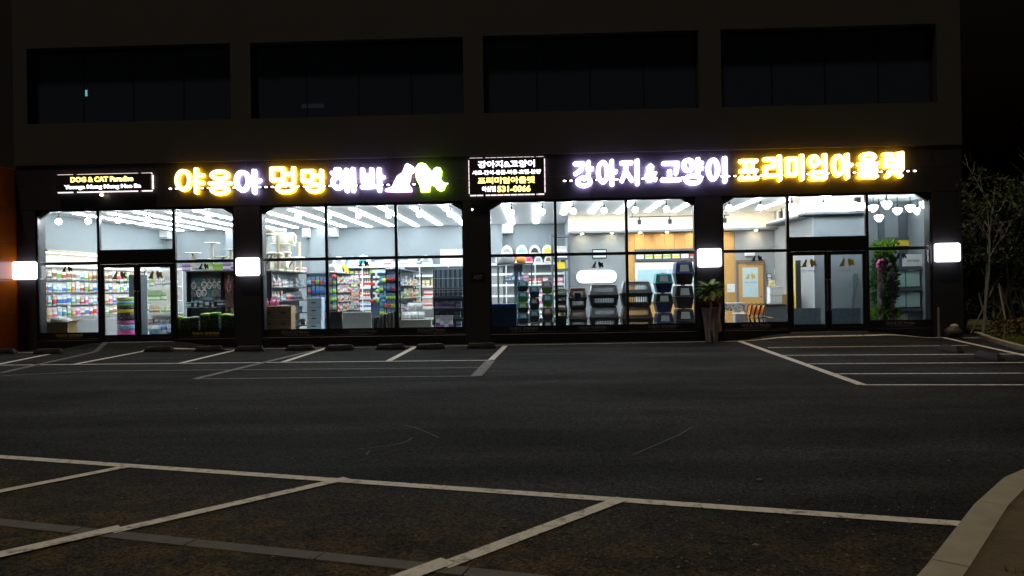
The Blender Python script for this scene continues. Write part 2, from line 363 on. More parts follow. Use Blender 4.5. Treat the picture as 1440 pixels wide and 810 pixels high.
# flush concrete edging
ed = thing('concrete_edging', 'flush grey concrete edging strip across the foreground asphalt', 'edging'); del ed['category']; del ed['label']; ed['kind'] = 'structure'
e0 = Vector((-6.2, -15.98)); 
for i in range(16):
    a = e0+fd*(i*.98); b = a+fd*.97; n = fn*.062; z = .006+random.uniform(-.0015, .0015)
    MB().prismz([tuple(a-n), tuple(a+n), tuple(b+n), tuple(b-n)], -.03, z).build('edging_slab', M_CONC, ed)
# scratches and grit
for pts in ([(568, 598), (585, 602), (602, 609), (617, 616)], [(580, 616), (570, 622), (550, 627), (505, 632)], [(515, 640), (520, 634)], [(890, 640), (955, 612), (975, 600)]):
    strip([g2(*p) for p in pts], .018, M_CHALK, 'chalk_scratch', .0048)
M_STONE = mat('grit_stone', (.12, .11, .10), .9)
for i, (x, y) in enumerate(((841, 500), (895, 489), (956, 494), (942, 519), (1068, 677), (709, 742))):
    p = G(x, y); r = random.uniform(.012, .024)
    tag(MB().ell((p.x, p.y, r*.45+.003), r*1.3, r, r*.5, 6, 4).build('pebble', M_STONE), 'small dark stone lying loose on the parking lot asphalt', 'pebble', 'loose grit on the asphalt')
M_LITTER = mat('leaf_litter', (.20, .16, .10), .9, var=.5, ns=30); mb = MB(); r_ = random.Random(17)
for i in range(420):
    if i < 260: x = r_.uniform(700, 1330); y = r_.uniform(705, 808)
    else: x = r_.uniform(0, 1440); y = 520+280*r_.random()**.7
    p = G(x, y); a = r_.random()*6.28; l_ = r_.uniform(.004, .016)*(1.8 if r_.random() < .06 else 1); w_ = l_*r_.uniform(.25, .6)
    c, sn = math.cos(a), math.sin(a); mb.add([(p.x-c*l_, p.y-sn*l_, .006), (p.x+sn*w_, p.y-c*w_, .010), (p.x+c*l_, p.y+sn*l_, .007), (p.x-sn*w_, p.y+c*w_, .013)], [(0, 1, 2, 3)])
o = mb.build('leaf_litter', M_LITTER); o['kind'] = 'stuff'; tag(o, 'tiny dry leaf flakes and grit scattered over the asphalt', 'litter')

# near kerb island and far kerb with grass
M_SOIL = mat('dry_soil', (.10, .075, .04), .95, var=.5, ns=5, bump=.6, bs=25)
kb = structure(thing('kerb', '', '')); del kb['label']; del kb['category']
kpts = [(-1.2+4.2-.2, -19.6), (3.95, -18.19), (4.85, -17.08), (5.45, -16.42), (6.1, -15.90), (7.0, -15.45), (8.2, -15.2), (10, -15.1), (13, -15.1)]
kpts[0] = (2.85, -19.5)
def kerb_run(pts, wd, h, side, parent):
    out = []; 
    for a, b in zip(pts, pts[1:]):
        a = Vector(a); b = Vector(b); n = max(1, round((b-a).length/1.0))
        for i in range(n):
            p = a+(b-a)*(i/n); q = a+(b-a)*((i+1)/n); d = (q-p).normalized(); s = Vector((d.y, -d.x))*side*wd; c = s*.12
            p2 = p+d*.006; q2 = q-d*.006
            mb = MB(); R = []
            for t in (p2, q2):
                R.append([(t.x, t.y, -.05), (t.x, t.y, h-.025), (t.x+c.x, t.y+c.y, h), (t.x+s.x, t.y+s.y, h), (t.x+s.x, t.y+s.y, -.05)])
            mb.loft(R if side > 0 else R[::-1]).build('kerb_stone', M_KERB, parent)
kerb_run(kpts, .20, .10, 1, kb)
inner = [(2.85+.16, -19.6), (4.06, -18.24), (4.96, -17.14), (5.55, -16.50), (6.18, -16.02), (7.05, -15.66), (8.2, -15.41), (13, -15.31), (13, -22), (3.1, -22)]
mb = MB().prismz(inner, -.04, .092); structure(mb.build('soil_bed', M_SOIL))
far = [(14.55, -.1), (13.9, -2.6), (13.15, -5.4), (12.4, -8.5), (11.9, -12.0)]
far = [(G(1378, 471).x, G(1378, 471).y), (G(1405, 481).x, G(1405, 481).y), (G(1440, 491).x, G(1440, 491).y), (12.7, -8.4), (12.5, -11.0)]
kerb_run(far, .18, .10, 1, kb) if False else kerb_run(far[::-1], .18, .10, -1, kb)
M_GRASSB = mat('turf', (.09, .105, .025), .95, var=.5, ns=6, bump=.6, bs=30)
gp = [(far[0][0]+.17, far[0][1]+.6)]+[(x+.17, y) for x, y in far]+[(30, -11), (30, 9), (15, 9)]
structure(MB().prismz(gp[::-1], -.04, .065).build('lawn', M_GRASSB))
M_BLADE = mat('grass_blade', (.15, .18, .03), .8, var=.45, ns=3)
def tuft_field(n, area, h, m, name):
    mb = MB(); r = random.Random(4)
    while len(mb.f) < n:
        x, y = area(r)
        a = r.random()*6.28; hh = h*r.uniform(.5, 1.3); wv = .009; lx, ly = r.uniform(-.5, .5)*hh, r.uniform(-.5, .5)*hh
        c, s = math.cos(a)*wv, math.sin(a)*wv
        mb.add([(x-c, y-s, .06), (x+c, y+s, .06), (x+lx, y+ly, .06+hh)], [(0, 1, 2)])
    o = mb.build(name, m); o['kind'] = 'stuff'; return o
def lawn_pt(r):
    t = r.random(); i = min(2, int(t*3)); u = t*3-i
    a = far[i]; b = far[i+1]; x = a[0]+(b[0]-a[0])*u+.2+r.random()**1.6*3.5; y = a[1]+(b[1]-a[1])*u+.2
    return x, y
o = tuft_field(14000, lawn_pt, .11, M_BLADE, 'grass'); tag(o, 'short green grass behind the pale kerb under the trees', 'grass')
M_DRYB = mat('dry_grass', (.16, .12, .045), .9, var=.4)
def soil_pt(r):
    while True:
        x = r.uniform(3.3, 8.5); y = r.uniform(-20.5, -15.7)
        if y < -18.3+(x-4.2)*1.22-.12 and y < -15.65: return x, y
def tuft2(n, area, h, m, name):
    mb = MB(); r = random.Random(9)
    for _ in range(n):
        x, y = area(r); 
        for k in range(5):
            a = r.random()*6.28; hh = h*r.uniform(.3, 1.2); lx, ly = r.uniform(-.9, .9)*hh, r.uniform(-.9, .9)*hh; c, s = math.cos(a)*.004, math.sin(a)*.004
            mb.add([(x-c, y-s, .09), (x+c, y+s, .09), (x+lx, y+ly, .09+hh)], [(0, 1, 2)])
    o = mb.build(name, m); o['kind'] = 'stuff'; return o
tag(tuft2(1500, soil_pt, .07, M_DRYB, 'dry_grass'), 'sparse dry grass on the soil behind the near kerb', 'grass')

# wheel stops
mb = MB(); L = .42
prof = lambda y0, y1, z: None
mb.loft([[(-L, -.085, 0), (L, -.085, 0), (L, .085, 0), (-L, .085, 0)], [(-L+.01, -.08, .045), (L-.01, -.08, .045), (L-.01, .08, .045), (-L+.01, .08, .045)],
         [(-L+.08, -.045, .125), (L-.08, -.045, .15), (L-.08, .045, .15), (-L+.08, .045, .15)]])
for s in (-1, 1):
    mb.box(s*.2-.11, s*.2+.11, -.083, -.06, .035, .075)
STOP = mb.mesh('wheel_stop'); STOP.materials.append(M_RUBBER)
for x, y in ((0, 498), (66, 498.5), (221.5, 495), (293, 494.8), (350, 494.5), (421, 493.5), (477, 493), (549, 492), (605, 491.5), (677, 490.5)):
    p = G(x, y); o = inst('wheel_stop', STOP, M_RUBBER, (p.x, p.y+.08, gh(p.x, p.y)+.011), random.uniform(-.02, .02))
    tag(o, 'low black rubber wheel stop at the head of a bay before the shop front', 'wheel stop', 'wheel stops before the shop front')
for x, y, lb in ((1348, 497.5, 'black rubber wheel stop end-on between bays, the one farther from the kerb grass'), (1405, 508.5, 'black rubber wheel stop end-on between bays, the one close beside the kerb grass')):
    p = G(x, y); tag(inst('wheel_stop', STOP, M_RUBBER, (p.x+.05, p.y+.42, .011), 1.57), lb, 'wheel stop', 'wheel stops in the side bays')

# ------------------------------------------------------------------ the building
B = thing('pet_shop_building', 'two storey building with black glazed shop front and dark rendered upper floor', 'building', (0, 0, 0))
BX0, BX1 = -14.22, 14.48
ZH = 4.33; ZT = 2.665; ZF = 0.20
# upper wall with four openings
UW = [(P(40, 68).x, P(325, 64).x), (P(353, 62).x, P(651, 56).x), (P(679, 54).x, P(981, 46).x), (P(1012, 41).x, P(1314, 32).x)]
UZ0, UZ1, BAND = 6.98, 9.31, 5.70
mb = MB(); YU0, YU1 = -.10, .30
mb.box(BX0, BX1, YU0, YU1, BAND, UZ0); mb.box(BX0, BX1, YU0, YU1, UZ1, 13.5)
ed_ = [BX0]+[q for a in UW for q in a]+[BX1]
for i in range(0, len(ed_), 2): mb.box(ed_[i], ed_[i+1], YU0+.001, YU1, UZ0, UZ1)
up = mb.build('upper_wall', M_UPPER, B)
MB().box(BX1-.3, BX1-.004, .3, 12, BAND, 13.5).box(BX0+.004, BX0+.3, .3, 12, BAND, 13.5).box(BX0, BX1, 12, 12.3, 0, 13.5).box(BX0, BX1, .3, 12, 13.2, 13.496).build('side_wall', M_UPPER, B)
for i, (a, b) in enumerate(UW):
    f = MB(); t = .05
    f.box(a, b, .20, .26, UZ0, UZ0+t); f.box(a, b, .20, .26, UZ1-t, UZ1); f.box(a, a+t, .202, .258, UZ0+t, UZ1-t); f.box(b-t, b, .202, .258, UZ0+t, UZ1-t)
    n = 4
    for k in range(1, n):
        x = a+(b-a)*k/n; f.box(x-.02, x+.02, .204, .256, UZ0+t, UZ1-t)
    wo = f.build('upper_window', M_FRAME, B)
    for k in range(n):
        x0 = a+(b-a)*k/n+(.05 if k == 0 else .025); x1 = a+(b-a)*(k+1)/n-(.05 if k == n-1 else .025)
        MB().box(x0, x1, .206, .214, UZ0+t, UZ1-t).build('pane', M_UGLASS, wo)
# rooms upstairs
structure(MB().box(BX0+.3, BX1-.3, .3, 12, 6.0, 6.1).build('upper_floor', M_DARKIN))
structure(MB().box(BX0+.3, BX1-.3, .3, 12, 9.7, 9.8).build('upper_ceiling', M_DARKIN))
structure(MB().box(BX0+.3, BX1-.3, 7.0, 7.1, 6.1, 9.7).build('upper_back_wall', M_DARKIN))
M_EXIT = glow('exit_light', (.55, 1.0, .80), 7.0)
q = P(121, 131, 1.6); t_ = thing('exit_light', 'small green exit light glowing behind the dark upper window', 'light', (q.x, 1.6, q.z-.2))
MB().box(q.x-.12, q.x+.12, 1.60, 1.68, q.z-.13, q.z+.13).build('housing', M_DGREY, t_); MB().box(q.x-.045, q.x+.045, 1.585, 1.599, q.z-.10, q.z+.10).build('lens', M_EXIT, t_); MB().tube((q.x, 1.64, q.z+.13), (q.x, 1.64, 9.7), .012).build('rod', M_DGREY, t_)
q = P(440, 150, 5); t_ = thing('lit_cabinet', 'dim lit cabinet behind the second dark upper window', 'cabinet', (q.x, 5, 6.1))
MB().box(q.x-.6, q.x+.6, 5, 5.6, 6.1, 8.0).build('carcass', M_DGREY, t_); MB().box(q.x-.42, q.x+.42, 4.985, 5.001, q.z-.05, q.z+.10).build('light_strip', glow('dim_strip', (.6, .75, .75), .16), t_)
for i in range(4): MB().box(q.x-.22, q.x+.22, 4.975, 5.0, q.z-.28+i*.05, q.z-.25+i*.05).build('drawer_front', mat('dull_steel', (.3, .34, .36), .5), t_)

# fascia, pillars, plinth
BAYS = [(-13.62, -7.42), (-6.60, -.37), (.40, 6.62), (7.40, 13.59)]
PILL = [(-14.20, -13.62), (-7.42, -6.60), (-.37, .40), (6.62, 7.40), (13.59, 14.46)]
fx = [BX0]+[-10.6, -7.0, -3.5, 0, 3.5, 7.0, 10.6]+[BX1]
for k, (za, zb) in enumerate(((ZH, 5.03), (5.03, BAND-.004))):
    for a, b in zip(fx, fx[1:]): MB().bbox(a+.004, b-.004, -.06, .25, za+.004, zb-.004, .006).build('fascia_panel', M_BLACK, B)
MB().box(BX0+.02, BX1-.02, .0, .24, ZH, BAND).build('fascia_backing', M_FRAME, B)
for a, b in PILL:
    for za, zb in ((-.1, ZH),): MB().bbox(a+.003, b-.003, -.055, .42, za+.003, zb-.003, .006).build('pillar_panel', M_BLACK, B)
for i, (a, b) in enumerate(BAYS):
    parts = [(a, b)] if i in (1, 2) else [(a, -11.70), (-9.28, b)] if i == 0 else [(a, 9.34), (11.72, b)]
    for p, q in parts: MB().bbox(p+.002, q-.002, -.03, .18, -.1, .285, .006).build('plinth', M_FRAME, B)
# corner gussets just inside the heads
for a, b in BAYS:
    for x, s in ((a, 1), (b, -1)):
        pl = [(x+.005*s, ZH-.29), (x+.005*s, ZH-.002), (x+.50*s, ZH-.002)]
        MB().prism(pl if s < 0 else pl[::-1], .07, .16).build('corner_gusset', M_BLACK, B)
# logo shapes
CAT = [(765,372),(768,348),(800,338),(832,322),(850,280),(880,222),(930,188),(945,150),(960,112),(980,100),(992,108),(1012,116),(1035,132),(1048,158),(1038,188),(1012,206),(1008,255),(992,300),(1020,338),(1022,374),(880,380)]
DOG = [(1058,215),(1062,140),(1085,106),(1120,95),(1155,108),(1185,140),(1218,186),(1236,150),(1262,136),(1295,144),(1312,175),(1308,222),(1298,250),(1330,284),(1362,294),(1345,322),(1332,356),(1300,370),(1265,352),(1240,320),(1205,306),(1192,376),(1112,380),(1098,310),(1070,262)]
def logo(cx, z0, hgt, y, m, parent, th=.002):
    s = hgt/(380-95)
    for nm, poly in (('cat_emblem', CAT), ('dog_emblem', DOG)):
        gx = sum(p[0] for p in poly)/len(poly); k = .80
        MB().prism([(cx+(gx-1060)*1.06*s+(x-gx)*k*s, z0+(380-yy)*s) for x, yy in poly][::-1], y-th, y).build(nm, m, parent)
# shop windows: frame > panes, film bands, decals
FT = .055
M_FILM = mat('black_film', (.008, .008, .009), .35)
def frame_bar(f, a, b, y0, y1, z0, z1): f.box(a, b, y0, y1, z0, z1)
def pane(wn, a, b, z0, z1, nm='pane'): return MB().box(a, b, .025, .033, z0, z1).build(nm, M_GLASS, wn)
MUL = [(-11.67, -9.31), (-4.58, -2.44), (2.41, 4.55), (9.36, 11.70)]
def build_bay(i):
    a, b = BAYS[i]; m0, m1 = MUL[i]; door = i in (0, 3); zb = .285
    f = MB()
    f.box(a, b, -.02, .08, ZH-.06, ZH-.001); h = .042
    for m in (m0, m1): f.box(m-h, m+h, -.022, .082, zb if not door else .0, ZH-.06)
    f.box(a, a+.05, -.021, .079, zb, ZH-.06); f.box(b-.05, b, -.021, .079, zb, ZH-.06)
    cols = [(a+.05, m0-h), (m0+h, m1-h), (m1+h, b-.05)]
    for k, (p, q) in enumerate(cols):
        if door and k == 1:
            f.box(p, q, -.019, .081, 2.62, 3.06)
        else:
            f.box(p, q, -.019, .078, ZT-.045, ZT+.045); f.box(p, q, -.019, .077, zb, zb+.05)
    wn = f.build('shop_window', M_FRAME, B)
    for k, (p, q) in enumerate(cols):
        if door and k == 1:
            pane(wn, p, q, 3.06, ZH-.06); continue
        pane(wn, p, q, ZT+.045, ZH-.06); lo = pane(wn, p, q, zb+.05, ZT-.045)
        MB().box(p+.002, q-.002, .012, .022, zb+.052, .53).build('film_band', M_FILM, wn)
        c = (p+q)/2
        if k != 0 or door:
            if not (i == 1 and k != 1) and not (i == 2):
                logo(c+(.05 if i else -.05), ZT-.25-.06*(i == 3), .18, .020, M_DECAL, wn)
        lettering('야옹아 멍멍해봐' if i in (0, 2) else 'DOG & CAT Paradise', c, .0105, .40, .85, .085, M_YELT if i == 0 else M_GREYT, wn, .006)
        lettering('Yaonga Mung Mung Hae Ba', c, .0105, .345, .75, .035, M_GREYT, wn, .0)
    return wn, cols
WINS = [build_bay(i) for i in range(4)]
# bay three: emblem and name on the middle pane
wn, cols = WINS[2]; lx = P(840, 370).x
logo(lx, P(840, 377).z, .20, .020, M_DECAL, wn); lettering('야옹아 멍멍해봐', lx, .0195, P(840, 387).z, .52, .075, M_DGREY, wn, .01)
wn, cols = WINS[3]; lx = P(1061, 370).x; lettering('야옹아 멍멍해봐', lx, .0195, P(1061, 374).z, .52, .07, M_DGREY, wn, .01)
# doors
def leaf(a, b, hx, gold):
    f = MB(); z0, z1 = .215, 2.615; t = .09
    f.box(a, b, .0, .05, z0, z0+.12); f.box(a, b, .0, .05, z1-.11, z1); f.box(a, a+t, .001, .049, z0+.12, z1-.11); f.box(b-t, b, .001, .049, z0+.12, z1-.11)
    d = f.build('door', M_FRAME, B)
    MB().box(a+t, b-t, .02, .03, z0+.12, z1-.11).build('pane', M_GLASS, d)
    hd = MB(); hd.path([(hx, -.01, .85), (hx, -.07, .88), (hx, -.07, 1.75), (hx, -.01, 1.78)], .016, 8); hd.build('handle', mat('brushed_steel', (.5, .5, .5), .3, metal=1.0), d)
    MB().box(a+t+.01, b-t-.01, .008, .018, z0+.122, .44).build('film_band', M_FILM, d)
    c = (a+b)/2; logo(c, 2.15, .25, .015, M_GOLD, d); lettering('야옹아 멍멍해봐', c, .0145, 2.0, .50, .07, M_GOLD if not gold else M_GREYT, d, .008)
    return d
for m0, m1, g in ((-11.628, -9.352, 0), (9.402, 11.658, 1)):
    mid = (m0+m1)/2; leaf(m0+.012, mid-.004, mid-.05, g); leaf(mid+.004, m1-.012, mid+.05, g)
    MB().box(m0-.03, m1+.03, -.035, .16, -.05, .205).build('threshold', M_CONC, B)
# frosted lower film of the right door
for a, b in ((9.402+.11, 10.52-.10), (10.54+.10, 11.54)): pass

# orange side wall
OW = thing('orange_wall', 'glossy orange panelled wall end beside the shop front', 'wall', (-14.9, -.4, 0))
ox = -14.24
for k, (za, zb) in enumerate(((-.1, 1.1), (1.1, 2.2), (2.2, 3.3), (3.3, 4.4), (4.4, 5.6))):
    MB().bbox(ox-.9, ox, -.95, .1, za+.005, zb-.005, .01).build('wall_panel', M_ORANGE, OW)
MB().box(ox-.88, ox-.02, -.93, .08, -.1, 5.58).build('wall_core', M_FRAME, OW)
NB = thing('neighbour_wall', 'dark rendered wall continuing left above the orange panels', 'wall', (-20, 0, 0))
MB().box(-30, BX0-.005, .05, .4, -.1, 13.4).build('wall_face', mat('neighbour_render', (.012, .012, .012), .9), NB)

# wall lamps
def rrect(cx, cz, hw, hh, r, n=5):
    pts = []
    for sx, sz, a0 in ((1, -1, -90), (1, 1, 0), (-1, 1, 90), (-1, -1, 180)):
        for k in range(n+1):
            a = math.radians(a0+90*k/n); pts.append((cx+sx*(hw-r)+r*math.cos(a), cz+sz*(hh-r)+r*math.sin(a)))
    return pts
for px, py, lb in ((34, 380.5, 'rounded white box lamp glowing on the pillar next to the orange wall'), (348, 375, 'rounded white box lamp glowing on the pillar between door window and cat tree window'),
                   (998, 362.5, 'rounded white box lamp glowing on the pillar above the potted plant'), (1333, 355, 'rounded white box lamp glowing on the end pillar beside the trees')):
    q = P(px, py, -.2); t_ = thing('wall_lamp', lb, 'lamp', (q.x, -.1, q.z-.3), 'box lamps on the pillars')
    MB().prism(rrect(q.x, q.z, .30, .24, .05), -.10, -.058).build('back_plate', M_FRAME, t_)
    MB().prism(rrect(q.x, q.z, .345, .275, .07), -.24, -.10).build('diffuser', M_LAMP, t_)
# small things on the third pillar
q = P(664.5, 295); t_ = thing('indicator_light', 'tiny warm indicator light high on the black centre pillar', 'light', (q.x, -.06, q.z-.05))
MB().prism(rrect(q.x, q.z, .055, .055, .03), -.085, -.055).build('housing', M_FRAME, t_); MB().ell((q.x, -.09, q.z), .03, .02, .03).build('bulb', glow('warm_bulb', (1, .8, .4), 6), t_)
q = P(672, 391, -.06); t_ = thing('security_sign', 'small dark sign reading ADT in grey on the centre pillar', 'sign', (q.x, -.06, q.z-.1))
MB().prism(rrect(q.x, q.z+.03, .22, .13, .03), -.065, -.056).build('plate', M_FRAME, t_); lettering('ADT', q.x, -.067, q.z-.03, .27, .12, M_GREYT, t_, .02)

# ------------------------------------------------------------------ illuminated signs
T = .124
def capsule(mb, a, b, r, y0, y1, n=7):
    a = Vector(a); b = Vector(b); d = b-a; an = math.atan2(d.y, d.x); pts = []
    for c, s in ((b, -90), (a, 90)):
        for k in range(n+1): t = an+math.radians(s+180*k/n); pts.append((c.x+r*math.cos(t), c.y+r*math.sin(t)))
    mb._pr(pts, y0, y1)
def ring(mb, cx, cz, rx, rz, r, y0, y1, n=28):
    k = len(mb.v)
    for i in range(n):
        c, s = math.cos(2*math.pi*i/n), math.sin(2*math.pi*i/n)
        ri, rj = max(.02, rx-r), max(.02, rz-r)
        mb.v += [(cx+(rx+r)*c, y0, cz+(rz+r)*s), (cx+ri*c, y0, cz+rj*s), (cx+ri*c, y1, cz+rj*s), (cx+(rx+r)*c, y1, cz+(rz+r)*s)]
    for i in range(n):
        a = k+4*i; b = k+4*((i+1) % n)
        mb.f += [(a, b, b+1, a+1)[::-1], (a+1, b+1, b+2, a+2)[::-1], (a+2, b+2, b+3, a+3)[::-1], (a+3, b+3, b, a)[::-1]]
l = lambda *p: ('l',)+p
o_ = lambda *p: ('o',)+p
GL = {
 '야': [o_(.25,.54,.25,.40), l(.76,1,.76,0), l(.76,.74,1,.74), l(.76,.42,1,.42)],
 '아': [o_(.26,.54,.26,.42), l(.78,1,.78,0), l(.78,.55,1,.55)],
 '옹': [o_(.5,.84,.40,.17), l(.5,.66,.5,.46), l(0,.46,1,.46), o_(.5,.14,.40,.15)],
 '멍': [l(0,1,.5,1,.5,.52,0,.52,0,1), l(.95,1,.95,.42), l(.62,.76,.95,.76), o_(.60,.17,.37,.17)],
 '해': [l(.2,1,.34,1), l(.02,.84,.52,.84), o_(.27,.40,.23,.26), l(.70,.97,.70,0), l(1,1,1,0), l(.70,.5,1,.5)],
 '봐': [l(.02,1,.02,.45,.46,.45,.46,1), l(.02,.72,.46,.72), l(.24,.45,.24,.2), l(0,.18,.62,.20), l(.82,1,.82,0), l(.82,.62,1,.62)],
 '강': [l(.02,.95,.46,.95,.36,.68,.04,.52), l(.80,1,.80,.46), l(.80,.72,1,.72), o_(.52,.17,.38,.17)],
 '지': [l(0,.92,.58,.92), l(.30,.9,.24,.55,.0,.14), l(.26,.52,.60,.16), l(.95,1,.95,0)],
 '&': [l(.98,.02,.32,.68,.26,.86,.45,1,.66,.90,.62,.70,.12,.40,.04,.20,.22,.02,.50,.02,.98,.46)],
 '고': [l(.10,.97,.88,.97,.80,.42), l(.42,.52,.42,.06), l(0,.05,1,.05)],
 '양': [o_(.25,.76,.25,.22), l(.80,1,.80,.42), l(.80,.84,1,.84), l(.80,.62,1,.62), o_(.52,.16,.40,.16)],
 '이': [o_(.27,.52,.27,.42), l(.95,1,.95,0)],
 '프': [l(.05,.97,.95,.97), l(.28,.97,.32,.45), l(.72,.97,.68,.45), l(.05,.42,.95,.42), l(0,.02,1,.02)],
 '리': [l(0,.90,.58,.90,.58,.56,.02,.56,.02,.16,.66,.18), l(.97,1,.97,0)],
 '미': [l(0,.88,.55,.88,.55,.2,0,.2,0,.88), l(.97,1,.97,0)],
 '엄': [o_(.26,.74,.24,.22), l(.95,1,.95,.40), l(.62,.70,.95,.70), l(.16,.26,.95,.26,.95,0,.16,0,.16,.26)],
 '울': [o_(.5,.86,.36,.14), l(0,.56,1,.56), l(.5,.56,.5,.4), l(.1,.37,.9,.37,.9,.19,.1,.19,.1,.01,.94,.01)],
 '렛': [l(0,.95,.36,.95,.36,.72,0,.72,0,.44,.44,.48), l(.70,.96,.70,.36), l(.46,.68,.70,.68), l(1,1,1,.30), l(.55,.34,.15,0), l(.50,.24,.92,0)],
}
M_RET = mat('letter_return', (.35, .33, .30), .5)
YF0, YF1 = -.245, -.225; YS1 = -.115
def letter(ch, x0, y0, x1, y1, face, side, parent):
    # pixel box measured on the fascia -> metres; bloom trimmed from the box
    a = P(x0+1.2, y1-1.2, -.2); b = P(x1-1.2, y0+1.2, -.2)
    r = T/2; ax, az, bx, bz = a.x+r, a.z+r, b.x-r, b.z-r
    X = lambda u: ax+(bx-ax)*u; Z = lambda v: az+(bz-az)*v
    for nm, mt, e, ya, yb in (('letter_side', side, 0, -.155, YS1), ('letter_return', M_RET, -.004, YF1+.001, -.157), ('letter_face', face, -.004, YF0, YF1)):
        mb = MB(); k = 0
        rr = r+e
        if ch == '&' : rr *= .82
        for s in GL[ch]:
            if s[0] == 'o': ring(mb, X(s[1]), Z(s[2]), (bx-ax)*s[3], (bz-az)*s[4], rr, ya-k*.0016, yb); k += 1
            else:
                p = s[1:]
                for q in range(0, len(p)-2, 2): capsule(mb, (X(p[q]), Z(p[q+1])), (X(p[q+2]), Z(p[q+3])), rr, ya-k*.0016, yb); k += 1
        if nm == 'letter_side': so_ = mb.build('letter', mt, parent)
        else: mb.build(nm, mt, so_)
def bead(x, y, z, parent, sx=.05, sz=.024): return MB().ell((x, y, z), sx, .03, sz, 8, 4).build('led_bead', M_BEAD, parent)
def raceway(x0, y0, x1, y1, parent):
    a = P(x0, y0, -.1); b = P(x1, y1, -.1); n = int((b.x-a.x)/.195)
    MB().add([(a.x,-.06,a.z-.035),(b.x,-.06,b.z-.035),(b.x,-.06,b.z+.035),(a.x,-.06,a.z+.035),(a.x,-.105,a.z-.035),(b.x,-.105,b.z-.035),(b.x,-.105,b.z+.035),(a.x,-.105,a.z+.035)],
             [(4,5,6,7),(0,3,2,1),(0,1,5,4),(3,7,6,2),(0,4,7,3),(1,2,6,5)]).build('raceway', M_FRAME, parent)
    for i in range(n+1):
        t = i/n; bead(a.x+(b.x-a.x)*t, -.118, a.z+(b.z-a.z)*t, parent)
S1 = thing('letter_sign', 'long lit Hangul letter sign with glowing cat and dog emblem', 'sign', (P(430, 264).x, -.1, P(430, 264).z-.2))
for ch, x0, y0, x1, y1, wm in (('야',245,234,288,275,1), ('옹',291.5,237,326,276,1), ('아',328,236,368,275,0), ('멍',378.5,232.5,418,274.5,1), ('멍',422,236,457,273.5,1), ('해',462.5,233.5,500,272.5,0), ('봐',505,233.5,542,272,0)):
    letter(ch, x0, y0, x1, y1, M_LY if wm else M_LW, M_LYS if wm else M_LWS, S1)
for nm, poly, sm in (('cat_emblem', CAT, M_LPS), ('dog_emblem', DOG, M_LGS)):
    pts = [P(430+x/6.857, 215+y/6.857, -.2) for x, y in poly][::-1]
    c = Vector((sum(p.x for p in pts)/len(pts), 0, sum(p.z for p in pts)/len(pts)))
    e = MB().prism([(p.x, p.z) for p in pts], YF1+.001, YS1).build(nm, sm, S1)
    MB().prism([(c.x+(p.x-c.x)*.98, c.z+(p.z-c.z)*.98) for p in pts], YF0, YF1).build('emblem_face', M_LW, e)
raceway(240, 265.5, 628, 258.5, S1)
S2 = thing('letter_sign', 'long lit Hangul letter sign with no emblem, half white half amber', 'sign', (P(1040, 250).x, -.1, P(1040, 250).z-.2))
for ch, x0, y0, x1, y1, wm in (('강',805,223.5,836.5,265,0), ('아',838,222,870,263.5,0), ('지',871,221.5,901.5,262.5,0), ('&',905,228,926,257.5,0), ('고',928,224,960,258,0), ('양',958.5,219.5,991,261.5,0), ('이',993,218,1025,259,0),
        ('프',1037.5,221,1069,255.5,1), ('리',1072.5,216,1101,257,1), ('미',1104,215,1132.5,256,1), ('엄',1135,214,1165.5,255,1), ('아',1168.5,213.5,1201,254,1), ('울',1205,212,1237.5,253,1), ('렛',1240.5,211,1272,252,1)):
    letter(ch, x0, y0, x1, y1, M_LY if wm else M_LW, M_LYS if wm else M_LWS, S2)
raceway(794, 254.5, 1286, 240.5, S2)
# framed panels
def panel(t_, x0, y0, x1, y1):
    a = P(x0, y1, -.2); b = P(x1, y0, -.2)
    MB().bbox(a.x, b.x, -.24, -.13, a.z, b.z, .01).build('panel', mat('sign_panel', (.03, .024, .026), .45), t_)
    for sx in (.2, .88):
        x = a.x+(b.x-a.x)*sx; MB().box(x-.03, x+.03, -.22, -.058, a.z-.05, a.z-.002).box(x-.03, x+.03, -.22, -.058, b.z+.002, b.z+.05).build('bracket', M_FRAME, t_)
    n = int((b.x-a.x)/.2)
    dx = (b.x-a.x)/n; o = .028
    for i in range(n):
        x = a.x+dx*i+.012; y_ = x+dx-.024
        MB().box(x, y_, -.125, -.085, a.z-o, a.z+.02).build('led_strip', M_RIM, t_); MB().box(x, y_, -.125, -.085, b.z-.02, b.z+o).build('led_strip', M_RIM, t_)
    n = max(2, int((b.z-a.z)/.2)); dz = (b.z-a.z-.06)/n
    for i in range(n):
        z = a.z+.03+dz*i+.012; z2 = z+dz-.024
        MB().box(a.x-o, a.x+.02, -.125, -.085, z, z2).build('led_strip', M_RIM, t_); MB().box(b.x-.02, b.x+o, -.125, -.085, z, z2).build('led_strip', M_RIM, t_)
    return a, b
def row(body, x0, y0, x1, y1, m, parent, bold):
    a = P(x0, y1, -.25); b = P(x1, y0, -.25); lettering(body, (a.x+b.x)/2, -.243, a.z, b.x-a.x, b.z-a.z, m, parent, bold, .006)
S3 = thing('panel_sign', 'narrow dark panel sign with two lit English lines and glowing rim', 'sign', (P(146, 257).x, -.1, P(146, 271).z))
panel(S3, 78.5, 243.5, 212, 270)
row('DOG & CAT Paradise', 99, 247.2, 187, 256.5, M_TXY, S3, .045); row('Yaonga Mung Mung Hae Ba', 90, 258.2, 198, 267.6, M_TXW, S3, .045)
q = P(143, 274, -.2); MB().ell((q.x, -.2, q.z), .06, .05, .04).build('spot_bulb', glow('spot', (1, .85, .6), 8), S3)
S4 = thing('panel_sign', 'tall dark panel sign with four lit Korean lines and glowing rim', 'sign', (P(713, 247).x, -.1, P(713, 274).z))
panel(S4, 660.5, 220.5, 765, 274)
